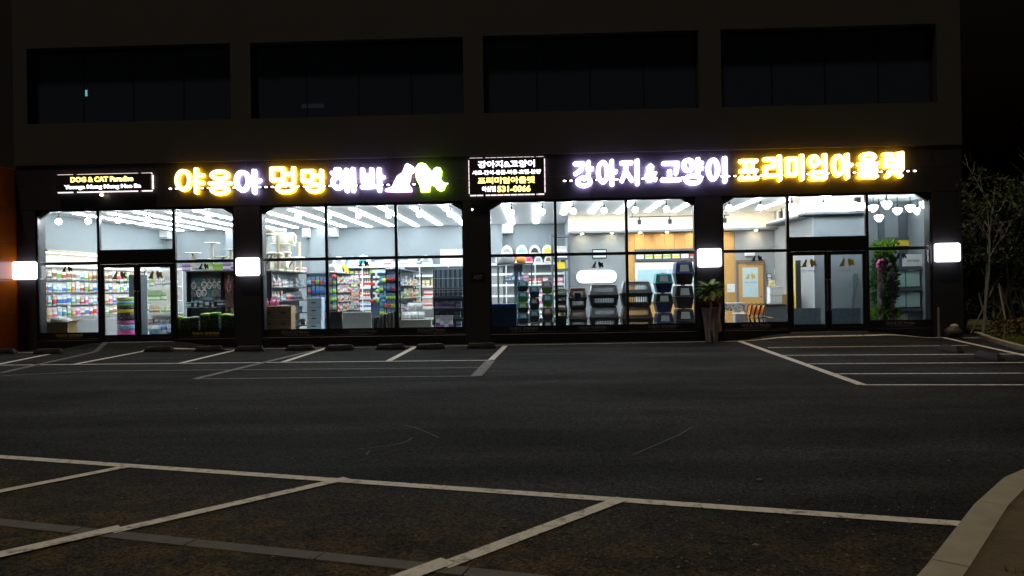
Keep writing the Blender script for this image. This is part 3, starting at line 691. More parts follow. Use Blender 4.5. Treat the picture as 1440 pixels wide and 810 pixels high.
row('강아지&고양이', 672, 224.5, 752, 236.5, M_TXW, S4, .03); row('사료-간식-용품-미용-호텔-분양', 664, 237.8, 760.5, 246.2, M_TXW, S4, .03)
row('프리미엄아울렛', 672, 247.8, 752, 259, M_TXY, S4, .03); row('아산점', 678, 261.5, 697, 269.8, M_TXW, S4, .03); row('531-0066', 699.5, 260.4, 746, 270.2, M_TXY, S4, .04)
# ------------------------------------------------------------------ shop interior: shell
ZC = 4.37; YB = 8.8
structure(MB().box(-14.18, 14.44, .43, 9.0, .0, ZF).build('floor', M_FLOOR))
structure(MB().box(-14.18, 14.44, .26, 9.0, ZC, ZC+.1).build('ceiling', M_CEIL))
structure(MB().box(-14.18, 10.9, YB, YB+.12, ZF, ZC).build('wall_back', M_WALL))
structure(MB().box(-14.18, -14.06, .44, YB, ZF, ZC).build('wall_left', M_WALL)); structure(MB().box(-13.6, 13.57, .185, .43, .05, ZF-.002).build('floor_edge', M_FLOOR))
structure(MB().box(14.32, 14.44, .44, YB, ZF, ZC).build('wall_right', M_WALL))
LWX0, LWX1, WDX1, GWX1 = P(800, 380, 5.5).x, P(879, 380, 5.5).x, P(1034, 380, 5.5).x, 10.72
structure(MB().box(LWX0, LWX1, 5.5, 5.62, ZF, ZC).build('wall_logo', M_WALL))
wd = structure(MB().box(LWX1+.002, WDX1-.002, 5.56, 5.68, ZF, ZC).build('wall_wood', M_WOOD))
structure(MB().box(WDX1, GWX1, 5.5, 5.62, ZF, ZC).build('wall_grey', M_GREYWALL))
structure(MB().box(10.72, 10.84, 1.72, 5.62, ZF, ZC).build('wall_return', M_GREYWALL))
structure(MB().box(10.72, 12.36, 1.6, 1.718, ZF, ZC).build('wall_entry', M_BLUEGREY))
structure(MB().box(12.24, 12.36, 1.72, 2.9, ZF, ZC).build('wall_stub', M_BLUEGREY))
structure(MB().box(12.362, 14.318, 2.9, 3.0, ZF, ZC).build('wall_corner', M_WALL))
structure(MB().box(LWX0-.001, LWX0+.12, 5.62, YB, ZF, ZC).build('wall_side', M_WALL))
# wood boards
n = 11
for i in range(n):
    a = LWX1+.01+(WDX1-LWX1-.02)*i/n; b = LWX1+.01+(WDX1-LWX1-.02)*(i+1)/n
    MB().bbox(a+.004, b-.004, 5.535, 5.565, 2.95, 3.66, .004).build('wood_board', M_WOOD, wd)
# columns and blocks on the back wall
def P2(x0, y0, x1, y1, d): a = P(x0, y1, d); b = P(x1, y0, d); return a.x, b.x, a.z, b.z
for x0, x1 in ((436, 457), (683, 706), (150, 168), (318, 334)):
    a, b, _, _ = P2(x0, 320, x1, 340, 8.5); structure(MB().box(a, b, 8.45, YB-.001, ZF+.001, ZC-.001).build('wall_column', M_WALL))
for x0, y0, x1, y1 in ((425, 320, 436, 334), (461, 320, 473, 333), (706, 314, 721, 328), (213, 324, 237, 336)):
    a, b, c, e = P2(x0, y0, x1, y1, 8.4); t_ = thing('air_unit', 'pale boxy air unit fixed high on the grey back wall', 'air unit', (a, 8.4, c), 'air units on the back wall')
    MB().bbox(a, b, 8.35, YB-.003, c, ZC-.002, .02).build('casing', M_WHITEP, t_); MB().box(a+.04, b-.04, 8.34, 8.352, c+.03, c+.06).build('vent', M_DGREY, t_)
# bulkheads with cove light
def cove(x0, y0, x1, y1, nx, ny, zb, name):                    # along a wall, n points into the room
    t_ = thing(name, {'cove_bulkhead': 'cream ceiling bulkhead with warm cove light over the logo and wood wall', 'cove_ledge': 'grey ledge with warm cove light turning toward the entrance', 'cove_shelf': 'grey cove ledge over the blue grey entry wall'}[name], 'bulkhead', (x0, y0, zb))
    a = Vector((x0, y0)); b = Vector((x1, y1)); n = Vector((nx, ny))
    def slab(o0, o1, z0, z1, nm, m):
        p = [a+n*o0, b+n*o0, b+n*o1, a+n*o1]
        if (p[1]-p[0]).x*(p[2]-p[1]).y-(p[1]-p[0]).y*(p[2]-p[1]).x < 0: p = p[::-1]
        MB().prismz([tuple(q) for q in p], z0, z1).build(nm, m, t_)
    slab(.002, .06, zb+.05, ZC-.004, 'face', M_CREAM); slab(.001, .46, zb-.02, zb+.048, 'ledge', M_DGREY if name != 'cove_bulkhead' else mat('grey_ledge', (.25, .26, .27), .5))
    slab(.40, .46, zb+.05, zb+.10, 'lip', M_CREAM); slab(.28, .32, zb+.052, zb+.07, 'light_strip', M_COVE)
    return t_
cv = cove(LWX0, 5.50, GWX1, 5.50, 0, -1, 3.70, 'cove_bulkhead')
cove(10.72, 1.64, 10.72, 5.0, -1, 0, 3.82, 'cove_ledge'); cove(10.30, 1.60, 12.36, 1.60, 0, -1, 3.86, 'cove_shelf')
# downlights under the bulkhead, wash the wood and logo walls
M_DOWN = glow('downlight', (1.0, .78, .48), 330.0)
for x in [LWX0+.5, LWX0+1.6]+[LWX1+.55+1.0*i for i in range(4)]+[WDX1+.7]:
    t_ = thing('downlight', 'small round downlight under the bulkhead ledge washing the wall', 'light', (x, 5.25, 3.6), 'downlights under the bulkhead')
    MB().lathe([(.07, 0), (.07, .018)], (x, 5.22, 3.662), 12).build('trim', M_WHITEP, t_); MB().lathe([(.05, 0), (.05, .004)], (x, 5.22, 3.657), 10).build('lens', M_DOWN, t_)
# ceiling battens
mb = MB().bbox(-.10, .10, -.185, .185, -.035, 0, .03); TUBE = mb.mesh('batten_light'); TUBE.materials.append(M_TUBE)
k = 0
for i in range(28):
    x = -13.15+i*1.0
    y1 = 8.4 if x < 2.7 else 4.7
    if x > 12.3: break
    if x > 10.4: y1 = 1.3
    y = 1.35+(.3 if i % 2 else 0)-(.5 if x > 10.4 else 0)
    while y < y1:
        o = inst('ceiling_light', TUBE, M_TUBE, (x, y, ZC-.002)); k += 1
        tag(o, 'short bright LED batten in the rows across the shop ceiling', 'light', 'LED battens on the shop ceiling'); y += .63
# pendant bulbs along the front
M_BULB2 = glow('cluster_bulb', (.88, .95, 1.0), 14.0)
def pendant(x, y, z, lab, grp, shade=False):
    t_ = thing('pendant_lamp', lab, 'lamp', (x, y, z), grp)
    MB().tube((x, y, z+.16), (x, y, ZC-.001), .012, .012, 6).build('cord', M_FRAME, t_)
    MB().lathe([(.03, .08), (.035, .10), (.03, .17)], (x, y, z), 8).build('socket', M_FRAME, t_)
    if shade: MB().lathe([(.05, -.13), (.13, -.02), (.14, .06), (.05, .09)], (x, y, z), 14).build('bulb', M_BULB2 if x > 12.0 else M_BULB, t_, True)
    else: MB().ell((x, y, z), .088, .088, .092, 12, 8).build('bulb', M_BULB, t_, True)
for i in range(28):
    x = -13.25+.955*i
    if any(a-.08 < x < b+.08 for a, b in PILL): continue
    pendant(x, .5, 4.02, 'round glowing pendant bulb on a short cord, in the row behind the shop glass', 'pendant bulbs along the shop front', x > 9)
for px, py, d in ((1236, 306, 2.0), (1262, 296, 1.5), (1280, 292, 1.2), (1290, 296, 2.2), (1300, 287, .9), (1228, 292, 1.2), (1246, 283, .9)):
    q = P(px, py, d)
    if q.x < 12.45 and d > 1.5: q.x = 12.5
    pendant(q.x, d, min(q.z, 4.1), 'flared white pendant lamp in the cluster over the flower wreath', 'pendant cluster over the wreath', True)
# track spots and speakers
t_ = thing('track_rail', 'thin dark spotlight track below the ceiling before the wood wall', 'track', (5, 3.6, 4.1))
a = P(885, 300, 3.4); b = P(1025, 297, 3.4)
MB().box(a.x, b.x, 3.38, 3.42, 4.06, 4.09).build('rail', M_FRAME, t_)
for x in (a.x+.1, b.x-.1): MB().tube((x, 3.4, 4.09), (x, 3.4, ZC), .012).build('hanger', M_FRAME, t_)
for px in (899, 942, 1019):
    x = P(px, 306, 3.4).x; s = thing('track_spot', 'black cylindrical spotlight hanging from the ceiling track', 'spotlight', (x, 3.4, 3.85), 'spots on the ceiling track')
    MB().tube((x, 3.4, 3.98), (x, 3.4, 4.058), .02).build('stem', M_FRAME, s); MB().lathe([(.065, 0), (.07, .14), (.05, .17)], (x, 3.4, 3.81), 12).build('can', M_FRAME, s)
for px, py, d, lb in ((1099, 302, 4.4, 'small dark loudspeaker in the ceiling corner over the white boxes'), (1205, 266, .9, 'dark loudspeaker hung near the ceiling behind the entrance header')):
    q = P(px, py, d); s = thing('loudspeaker', lb, 'speaker', (q.x, d, q.z-.12)); zz = min(q.z, 4.2)
    MB().bbox(q.x-.09, q.x+.09, d-.08, d+.08, zz-.13, zz+.13, .015).build('cabinet', M_DGREY, s); MB().box(q.x-.07, q.x+.07, d-.088, d-.082, zz-.11, zz+.11).build('grille', M_FRAME, s)
    MB().tube((q.x, d, zz+.13), (q.x, d, ZC), .015).build('bracket', M_FRAME, s)

# ------------------------------------------------------------------ goods
C = {'white': (.78,.78,.76), 'red': (.55,.04,.04), 'blue': (.05,.18,.55), 'sky blue': (.25,.50,.72), 'green': (.16,.42,.06), 'lime': (.42,.62,.05), 'yellow': (.75,.55,.03), 'pink': (.72,.12,.38),
     'orange': (.70,.24,.03), 'black': (.02,.02,.022), 'grey': (.30,.31,.32), 'teal': (.05,.30,.32), 'purple': (.25,.10,.40), 'brown': (.25,.13,.06), 'cream': (.68,.62,.48), 'navy': (.03,.06,.16)}
def solid(c, rough=.45): return mat('goods_'+c.replace(' ', '_'), C[c], rough, var=.08)
def duo(c1, c2, k=0): return printed(C[c1], C[c2], k)
# prototypes, front toward -Y, base at origin
def bag_mesh():                                                # filled pouch with flat top seal
    R = []
    for z, dx, dy in ((0, .90, .25), (.06, .97, .75), (.3, 1, 1), (.6, .98, .85), (.84, .95, .35), (.9, .94, .06), (1, .94, .05)):
        hx, hy = .09*dx, .03*dy
        R.append([(-hx, -hy*.4, z*.28), (-hx*.5, -hy, z*.28), (hx*.5, -hy, z*.28), (hx, -hy*.4, z*.28), (hx, hy*.4, z*.28), (hx*.5, hy, z*.28), (-hx*.5, hy, z*.28), (-hx, hy*.4, z*.28)])
    return MB().loft(R).mesh('bag')
BAG = bag_mesh(); BOX = MB().bbox(-.5, .5, -.5, .5, 0, 1, .02).mesh('box')
BOTTLE = MB().lathe([(.042, 0), (.045, .01), (.045, .17), (.03, .21), (.016, .225), (.016, .25), (.022, .252), (.022, .28), (.01, .285)], n=10).mesh('bottle')
TUB = MB().lathe([(.07, 0), (.08, .01), (.085, .12), (.09, .125), (.09, .15), (.075, .16)], n=12).mesh('tub')
BALL = MB().ell((0, 0, .06), .06, .06, .06, 10, 7).tube((0, 0, .115), (0, 0, .2), .004).mesh('ball_toy')
def toy_mesh():                                                # backing card with a moulded bone on it
    mb = MB().box(-.06, .06, .0, .006, .0, .26); mb.tube((-.04, -.024, .09), (.04, -.024, .09), .028)
    for sx in (-1, 1):
        for dz in (-.03, .03): mb.ell((sx*.042, -.024, .09+dz), .034, .03, .034, 6, 4)
    me = mb.mesh('toy'); me.materials.append(M_WHITEP); me.materials.append(mat('toy_card', (.16, .26, .40), .5))
    for p in list(me.polygons)[:6]: p.material_index = 1
    return me
TOY = toy_mesh()
def leash_mesh():
    mb = MB(); pts = [(0, -.01, .62)]+[(.03*math.sin(i*.9), -.01, .62-.05*i) for i in range(1, 6)]
    loop = [(.055*math.sin(2*math.pi*i/12), -.012, .19+.18*math.cos(2*math.pi*i/12)) for i in range(13)]
    mb.path(pts, .012, 5); mb.path(loop, .013, 5); mb.box(-.03, .03, -.004, .002, .52, .62); return mb.mesh('leash')
LEASH = leash_mesh()
def harness_mesh():
    mb = MB().box(-.04, .04, -.002, .004, .22, .30); mb.path([(-.06, -.01, .2), (-.07, -.01, .1), (-.03, -.01, .02), (.03, -.01, .02), (.07, -.01, .1), (.06, -.01, .2), (-.06, -.01, .2)], .016, 5)
    mb.path([(-.06, -.012, .16), (.06, -.012, .05)], .014, 5); mb.path([(0, -.01, .2), (0, -.01, .24)], .012, 5); return mb.mesh('harness')
HARN = harness_mesh()
RND = random.Random(21)
KINDS = {'bag': BAG, 'box': BOX, 'bottle': BOTTLE, 'tub': TUB, 'ball': BALL, 'toy': TOY, 'leash': LEASH, 'harness': HARN}
def good(kind, m, loc, rz, sc, label, group):
    return tag(inst({'toy': 'dog_toy', 'ball': 'ball_toy', 'bag': 'treat_bag', 'box': 'product_box', 'leash': 'dog_leash', 'harness': 'dog_harness'}.get(kind, kind), KINDS[kind], m, loc, rz, sc), label, kind, group)
def hang_row(kind, p0, p1, z, step, rz, pal, where, group, sc=(1, 1, 1), jit=.15):
    a = Vector(p0); b = Vector(p1); n = max(1, int((b-a).length/step))
    for i in range(n):
        q = a+(b-a)*((i+.5)/n); c1, c2 = RND.choice(pal); s = RND.uniform(1-jit, 1+jit)
        good(kind, duo(c1, c2, RND.randrange(3)) if kind in ('bag', 'box') else solid(c1), (q.x, q.y, z+RND.uniform(-.015, .015)), rz+RND.uniform(-.08, .08), (sc[0]*s, sc[1], sc[2]*RND.uniform(1-jit, 1+jit)),
             '%s and %s %s %s' % (c1, c2, {'bag': 'treat pouch', 'toy': 'bone toy on a card', 'ball': 'ball toy', 'leash': 'dog leash', 'harness': 'dog harness'}.get(kind, kind), where) if kind == 'bag' else '%s %s %s' % (c1, {'toy': 'bone toy on a card', 'ball': 'ball toy', 'leash': 'dog leash', 'harness': 'dog harness'}.get(kind, kind), where), group)
def shelf_row(p0, p1, z, rz, pal, where, group, hmax=.34, kinds=('box', 'bag', 'bottle', 'tub'), fill=.92):
    a = Vector(p0); b = Vector(p1); L = (b-a).length; d = (b-a).normalized(); t = .02
    while t < L-.1:
        k = RND.choice(kinds); c1, c2 = RND.choice(pal); run = RND.randint(1, 4); wd = {'box': RND.uniform(.12, .24), 'bag': .19, 'bottle': .10, 'tub': .185}[k]; h = RND.uniform(.6, .95)*hmax
        for _ in range(run):
            if t+wd > L: break
            q = a+d*(t+wd/2)
            sc = {'box': (wd*.95, RND.uniform(.14, .2), h), 'bag': (1, 1.6, h/.28), 'bottle': (1, 1, h/.285), 'tub': (1, 1, min(1.4, h/.16))}[k]
            if RND.random() < fill: good(k, duo(c1, c2, run), (q.x, q.y, z), rz+RND.uniform(-.06, .06), sc, '%s and %s %s %s' % (c1, c2, {'box': 'product box', 'bag': 'food pouch', 'bottle': 'plastic bottle', 'tub': 'plastic tub'}[k], where), group)
            t += wd
        t += RND.uniform(.01, .05)
def gondola(x0, x1, y0, y1, zt, shelves, label, m=None, deep=.34):
    m = m or M_DGREY; t_ = thing('gondola_shelf', label, 'shelf', ((x0+x1)/2, (y0+y1)/2, ZF))
    xc = x1-deep-.02
    MB().box(xc-.02, xc+.02, y0+.07, y1, ZF+.1, zt).build('back_panel', mat('panel_grey', (.16, .20, .23), .5), t_)
    MB().box(x0, x1-.001, y0+.04, y0+.065, ZF+.1, zt-.01).build('end_panel', mat('peg_panel', (.055, .09, .13), .5), t_)
    MB().bbox(x0+.01, x1+.01, y0+.06, y1, ZF, ZF+.10, .01).build('plinth', m, t_)
    for x in (x0+.02, x1-.02):
        for y in (y0+.02, y1-.02): MB().box(x-.018, x+.018, y-.018, y+.018, ZF, zt).build('post', M_FRAME, t_)
    for z in shelves: MB().bbox(xc+.021, x1, y0+.07, y1, z-.028, z, .006).build('shelf_board', m, t_)
    MB().bbox(x0-.02, x1+.02, y0, y1, zt, zt+.035, .008).build('top_board', m, t_)
    return t_
BRIGHT = [('white', 'red'), ('white', 'blue'), ('sky blue', 'white'), ('lime', 'white'), ('pink', 'white'), ('yellow', 'red'), ('white', 'green'), ('orange', 'white'), ('white', 'grey'), ('cream', 'brown')]
PALE = [('white', 'pink'), ('white', 'grey'), ('cream', 'brown'), ('white', 'sky blue'), ('white', 'red'), ('white', 'green'), ('grey', 'white'), ('cream', 'orange')]
DARKS = [('grey', 'black'), ('grey', 'white'), ('black', 'grey'), ('teal', 'white'), ('black', 'white')]
TOYC = [('red', 'white'), ('blue', 'white'), ('sky blue', 'white'), ('red', 'blue'), ('blue', 'red'), ('green', 'white'), ('lime', 'white')]

# --- lit treat wall at the far left
TX, TY0, TY1 = -14.05, .62, 8.3
t_ = thing('treat_wall', 'white lit wall rack of hanging treats along the left side wall', 'display rack', (TX, 4.4, ZF))
MB().box(TX-.005, TX+.03, TY0, TY1, .86, 3.08).build('back_panel', M_WHITEP, t_)
MB().bbox(TX-.005, TX+.40, TY0, TY1, ZF, .85, .01).build('counter', mat('grey_counter', (.26, .27, .28), .6), t_)
MB().box(TX-.005, TX+.34, TY0, TY1, 3.08, 3.17).build('canopy', mat('pale_wood', (.50, .42, .30), .6), t_)
MB().box(TX-.005, TX+.30, TY0, TY1, 2.66, 2.70).build('upper_ledge', mat('pale_wood', (.50, .42, .30), .6), t_)
MB().box(TX+.24, TX+.28, TY0+.05, TY1-.05, 3.06, 3.079).build('light_strip', M_SHELFLED, t_); MB().box(TX+.24, TX+.28, TY0+.05, TY1-.05, 2.64, 2.659).build('light_strip', M_SHELFLED, t_)
for z in (.95, 1.36, 1.78, 2.20):
    MB().box(TX+.03, TX+.07, TY0, TY1, z+.36, z+.385).build('hook_bar', M_STEEL, t_)
    hang_row('bag', (TX+.12, TY0+.03, 0), (TX+.12, TY1-.03, 0), z, .24, math.pi/2, PALE+[('white', 'blue'), ('white', 'teal'), ('white', 'brown'), ('cream', 'red')], 'hanging on the lit treat wall', 'treats on the lit wall', (1.22, 1.3, 1.2))
# open carton with white sacks
q = P(85, 466, .7); t_ = thing('open_carton', 'open cardboard carton with flaps out, holding white sacks behind the left glass', 'carton', (q.x, .8, ZF))
a, b, c, e = P2(65, 453, 98, 470, .6)
mb = MB(); mb.box(a, b, .5, .515, ZF, e).box(a, b, .985, 1.0, ZF, e).box(a, a+.015, .515, .985, ZF, e).box(b-.015, b, .515, .985, ZF, e).box(a+.015, b-.015, .515, .985, ZF, ZF+.015); mb.build('body', M_CARD, t_)
MB().add([(b, .5, e), (b, 1.0, e), (b+.2, 1.0, e+.05), (b+.2, .5, e+.05), (b, .5, e+.012), (b, 1.0, e+.012), (b+.2, 1.0, e+.062), (b+.2, .5, e+.062)], [(0, 1, 2, 3)[::-1], (4, 5, 6, 7)[::-1], (0, 3, 7, 4), (1, 5, 6, 2), (3, 2, 6, 7)]).build('flap', M_CARD, t_)
for i, (dx, dz) in enumerate(((.3, .02), (.52, -.03))):
    tag(MB().ell((a+dx, .75, e+dz+.02), .24, .2, .15, 10, 6).build('white_sack', mat('sack_white', (.68, .68, .66), .7, bump=.5, bs=15), None, True), ['plump white plastic sack poking out of the open carton, the higher one', 'plump white plastic sack poking out of the open carton, the lower one'][i], 'sack', 'sacks in the open carton')
# coloured tower behind the left door leaf
a, b, _, _ = P2(160, 388, 182, 472, 1.5); z0 = ZF
t_ = thing('display_tower', 'tall display tower of coloured bands topped with gold inside the door', 'display stand', ((a+b)/2, 1.7, ZF))
MB().box(a+.02, b-.02, 1.56, 1.94, ZF, ZF+.08).build('base', M_DGREY, t_); z = ZF+.08
zt = P(170, 388, 1.5).z; hs = [('pink', 1.6), ('sky blue', 1.3), ('pink', 1.1), ('black', 2.4), ('yellow', 1.3), ('black', 1.3), ('green', 1.1), ('sky blue', 1.3), ('lime', 1.2), ('white', 1.0)]
S_ = sum(h for _, h in hs); cx = (a+b)/2
for i, (c, h) in enumerate(hs):
    hh = h/S_*(zt-z); MB().lathe([((b-a)/2-.012, 0), ((b-a)/2, .02), ((b-a)/2, hh-.02), ((b-a)/2-.012, hh)], (cx, 1.75, z), 14, 1, .8).build('band', printed(C[c], tuple(min(1, q*1.15+.03) for q in C[c]), i), t_, True); z += hh
a2, b2, _, _ = P2(182, 384, 196, 472, 2.3)
t_ = thing('dark_stand', 'dark narrow display stand with a green and white card beside the coloured tower', 'display stand', ((a2+b2)/2, 2.4, ZF))
MB().bbox(a2, b2+.05, 2.3, 2.7, ZF, P(190, 386, 2.3).z, .01).build('panel', M_DGREY, t_)
c0 = P(186, 446, 2.28).z; c1 = P(186, 432, 2.28).z; MB().box(a2+.02, b2+.03, 2.285, 2.298, c0, (c0+c1)/2).build('white_card', M_WHITEP, t_); MB().box(a2+.02, b2+.03, 2.285, 2.298, (c0+c1)/2+.001, c1).build('green_card', solid('lime'), t_)
# shelf with big bags behind the right door leaf
a, b, _, _ = P2(203, 388, 247, 472, 3.4)
t_ = thing('bag_shelf', 'brightly lit white shelf of feed bags behind the right door leaf', 'shelf', ((a+b)/2, 3.6, ZF))
MB().box(a, b, 3.9, 3.94, ZF, 2.6).build('back_panel', M_WHITEP, t_)
for z in (.55, 1.0, 1.45, 1.95, 2.55): MB().box(a, b, 3.5, 3.899, z-.03, z).box(a, b, 3.485, 3.4995, z-.075, z+.001).build('shelf_board', M_WHITEP, t_)
for x in (a, a+.95, b-.03): MB().box(x, x+.03, 3.46, 3.484, ZF, 2.6).build('post', M_FRAME, t_)
for z in (1.42, 1.92, 2.52): MB().box(a+.05, b-.05, 3.53, 3.56, z-.022, z-.001).build('light_strip', M_SHELFLED, t_)
for z in (.55, 1.0, 1.45, 1.95): shelf_row((a+.03, 3.66, 0), (b-.05, 3.66, 0), z, 0, [('white', 'green'), ('white', 'sky blue'), ('white', 'grey'), ('green', 'white'), ('cream', 'brown')], 'on the lit shelf behind the door', 'bags on the lit shelf', .40, ('bag', 'bag', 'box'))
for i, (px, py, c1, c2) in enumerate(((218, 470, 'white', 'sky blue'), (226, 471, 'blue', 'white'), (234, 470, 'white', 'blue'), (241, 471, 'yellow', 'lime'))):
    q = P(px, py, 2.4); tag(inst('feed_sack', BAG, duo(c1, c2, i), (q.x, 2.4+.1*i, ZF), RND.uniform(-.3, .3), (2.0, 3.5, 1.7)), '%s and %s feed sack standing on the floor behind the right door leaf' % (c1, c2), 'sack', 'sacks behind the door')
# rack to the right of the door: harnesses, leashes, scratch posts on top
RX0, RX1, RX2 = P(263, 400, 2.2).x, P(311, 400, 2.2).x, P(335, 400, 2.2).x
t_ = thing('harness_rack', 'dark steel rack hung with grey harnesses and orange leashes', 'rack', ((RX0+RX2)/2, 2.4, ZF))
MB().box(RX0, RX2, 2.40, 2.44, ZF, 2.40).build('back_panel', mat('rack_back', (.22, .25, .27), .5), t_)
for x in (RX0, RX1, RX2-.03): MB().box(x, x+.035, 2.15, 2.40, ZF, 2.40).build('upright', M_FRAME, t_)
MB().bbox(RX0-.02, RX2, 2.1, 2.46, 2.40, 2.44, .008).build('top_board', M_STEEL, t_); MB().bbox(RX0+.04, RX1, 2.05, 2.399, 1.18, 1.21, .006).build('shelf_board', M_STEEL, t_)
for z in (1.55, 1.83, 2.08): hang_row('harness', (RX0+.08, 2.33, 0), (RX1-.02, 2.33, 0), z, .16, 0, [('grey', 'black'), ('white', 'grey'), ('grey', 'white'), ('teal', 'white'), ('white', 'black')], 'on the rack beside the left door', 'harnesses on the rack')
for z in (.75, 1.30, 1.78): hang_row('leash', (RX1+.06, 2.33, 0), (RX2-.05, 2.33, 0), z-.05, .085, 0, [('red', 'white'), ('orange', 'white'), ('brown', 'white'), ('black', 'red'), ('cream', 'red')], 'hanging on the rack beside the pillar', 'leashes on the rack', (1, 1, .85))
for i, (px, c) in enumerate(((267, 'teal'), (275, 'sky blue'), (283, 'teal'), (292, 'navy'), (300, 'grey'), (307, 'navy'))):
    q = P(px, 430, 2.1); tag(inst('product_box', BOX, duo(c, 'white', i), (q.x, 2.2, 1.211), 0, (.30, .22, .17+.05*(i % 2)+.1*(i == 3))), '%s flat product box on the harness rack shelf' % c, 'box', 'boxes on the harness rack')
for i, (px, py, c) in enumerate(((250, 446, 'lime'), (262, 448, 'green'), (274, 447, 'grey'), (290, 442, 'lime'), (303, 441, 'green'), (318, 443, 'lime'), (328, 444, 'green'))):
    q = P(px, py, .55); tag(inst('bed_carton', BOX, duo('black', c, 2), (q.x, .55+.04*(i % 3), ZF), 0, (.27, .3, q.z-ZF-.03)), 'black carton topped %s, in the row low behind the glass by the left door, %s' % (c, ['shorter', 'middle', 'taller'][i % 3]), 'carton', 'black cartons by the left door')
    tag(MB().ell((q.x, .58, q.z+.0), .19, .15, .05, 10, 5).build('cushion', solid(c), None, True), '%s cushion lying on the black cartons by the left door' % c, 'cushion', 'cushions on the black cartons')
def scratcher(x, y, z, h, c):
    t_ = thing('scratching_post', '%s T-shaped cat scratching post on top of the harness rack, %.0f cm tall' % (c, h*100), 'scratching post', (x, y, z), 'scratching posts on the rack')
    MB().bbox(x-.2, x+.2, y-.16, y+.16, z, z+.03, .01).build('base', solid(c), t_); MB().lathe([(.05, .03), (.05, h-.04)], (x, y, z), 12).build('post', mat('sisal', (.55, .48, .36), .9, bump=.6, bs=90), t_); MB().bbox(x-.22, x+.22, y-.16, y+.16, z+h-.04, z+h, .02).build('platform', solid(c), t_)
for px, h, c in ((272, .62, 'white'), (286, .42, 'grey'), (299, .95, 'white'), (314, .48, 'cream'), (325, .72, 'white')): scratcher(P(px, 370, 2.28).x, 2.28, 2.44, h, c)
for px, c, c2, h in ((262, 'purple', 'white', .24), (280, 'white', 'grey', .2), (293, 'lime', 'white', .26), (306, 'green', 'lime', .22), (320, 'purple', 'white', .27), (331, 'white', 'purple', .22)):
    q = P(px, 372, 2.15); tag(inst('product_box', BOX, duo(c, c2, 1), (q.x, 2.17, 2.441), 0, (.30, .1, h)), '%s and %s carton along the top edge of the harness rack' % (c, c2), 'box', 'cartons on the harness rack top')

# --- gondolas of the second window
SH = (.45, .92, 1.38, 1.84)
G1 = (P(371, 400, 1.2).x-.55, -6.72, 1.15, 5.0, 2.34); G2_ = (P(431, 400, 3.5).x, P(474, 400, 3.5).x, 3.5, 6.9, 2.30); G3 = (P(521, 400, 5).x, P(566, 400, 5).x, 5.0, 8.1, 2.30); G4 = (P(563, 400, 2.4).x-.5, P(563, 400, 2.4).x, 2.4, 7.2, 2.36); G5 = (P(609, 400, 2.2).x, P(652, 400, 2.2).x+.05, 2.2, 5.5, 2.36)
gondola(*G1, SH, 'dark shelf rack under the cat trees, stocked with bottles and bright packs')
gondola(*G2_, SH, 'dark shelf rack with red and blue toys on its end panel')
gondola(*G3, SH, 'dark shelf rack with green, red and blue toys on its end panel')
gondola(*G4, SH, 'dark shelf rack of white packs beside the centre of the window')
gondola(*G5, (), 'dark wire cage rack beside the centre pillar')
PN = {'g1': 'on the rack under the cat trees', 'g2': 'on the side of the red and blue toy rack', 'g4': 'on the rack of white packs'}
for z in SH:
    shelf_row((G1[1]-.16, G1[2]+.1, 0), (G1[1]-.16, G1[3], 0), z, math.pi/2, BRIGHT if z < 1.5 else PALE, PN['g1'], 'goods under the cat trees', .36)
    shelf_row((G4[1]-.16, G4[2]+.1, 0), (G4[1]-.16, G4[3], 0), z, math.pi/2, PALE, PN['g4'], 'goods on the white pack rack', .38, ('box', 'bag', 'tub'))
for z in (.62, .95, 1.28, 1.62, 1.95):
    hang_row('bag', (G2_[1]-.02, G2_[2]+.1, 0), (G2_[1]-.02, G2_[3], 0), z, .17, math.pi/2, PALE+[('white', 'red'), ('pink', 'white'), ('orange', 'white')], PN['g2'], 'goods on the toy rack side', (.8, 1, .95), .2)
# end panels of toys
for z in (.7, 1.0, 1.3, 1.6, 1.9): hang_row('toy', (G2_[0]+.02, 3.5, 0), (G2_[1]-.02, 3.5, 0), z, .145, 0, TOYC, 'on the red and blue toy rack end', 'toys on the first end panel')
for z in (.75, 1.05, 1.35, 1.65, 1.95): hang_row('toy', (G3[0]+.32, 5.0, 0), (G3[1]-.02, 5.0, 0), z, .16, 0, [('blue', 'white'), ('green', 'white'), ('lime', 'white'), ('red', 'white'), ('navy', 'white'), ('teal', 'white')], 'on the green toy rack end', 'toys on the second end panel', (1.1, 1, 1))
for z in (.75, 1.05, 1.35, 1.65, 1.95): hang_row('toy', (G4[0]+.02, 2.40, 0), (G4[1]-.02, 2.40, 0), z, .15, 0, [('blue', 'white'), ('lime', 'white'), ('red', 'white'), ('sky blue', 'white')], 'on the end of the white pack rack', 'toys on the third end panel', (1.1, 1, 1))
for i, (px, py, c) in enumerate(((470, 390, 'red'), (524, 400, 'red'), (523, 424, 'red'), (531, 410, 'green'), (531, 424, 'green'), (539, 424, 'blue'), (548, 406, 'green'), (547, 418, 'red'), (554, 392, 'lime'), (540, 395, 'lime'), (545, 428, 'sky blue'))):
    d = 3.44 if px == 470 else 4.93
    q = P(px, py, d); tag(inst('ball_toy', BALL, solid(c, .3), (q.x, d, q.z-.06), 0, (1.35, 1.2, 1.35)), '%s round rubber toy hung on the %s toy rack end panel' % (c, 'red and blue' if px == 470 else 'green'), 'toy', 'round toys on the racks')
t_ = thing('bone_sign', 'white bone shaped card on the edge of the green toy rack', 'sign', (P(529, 388, 4.9).x, 4.9, 1.9))
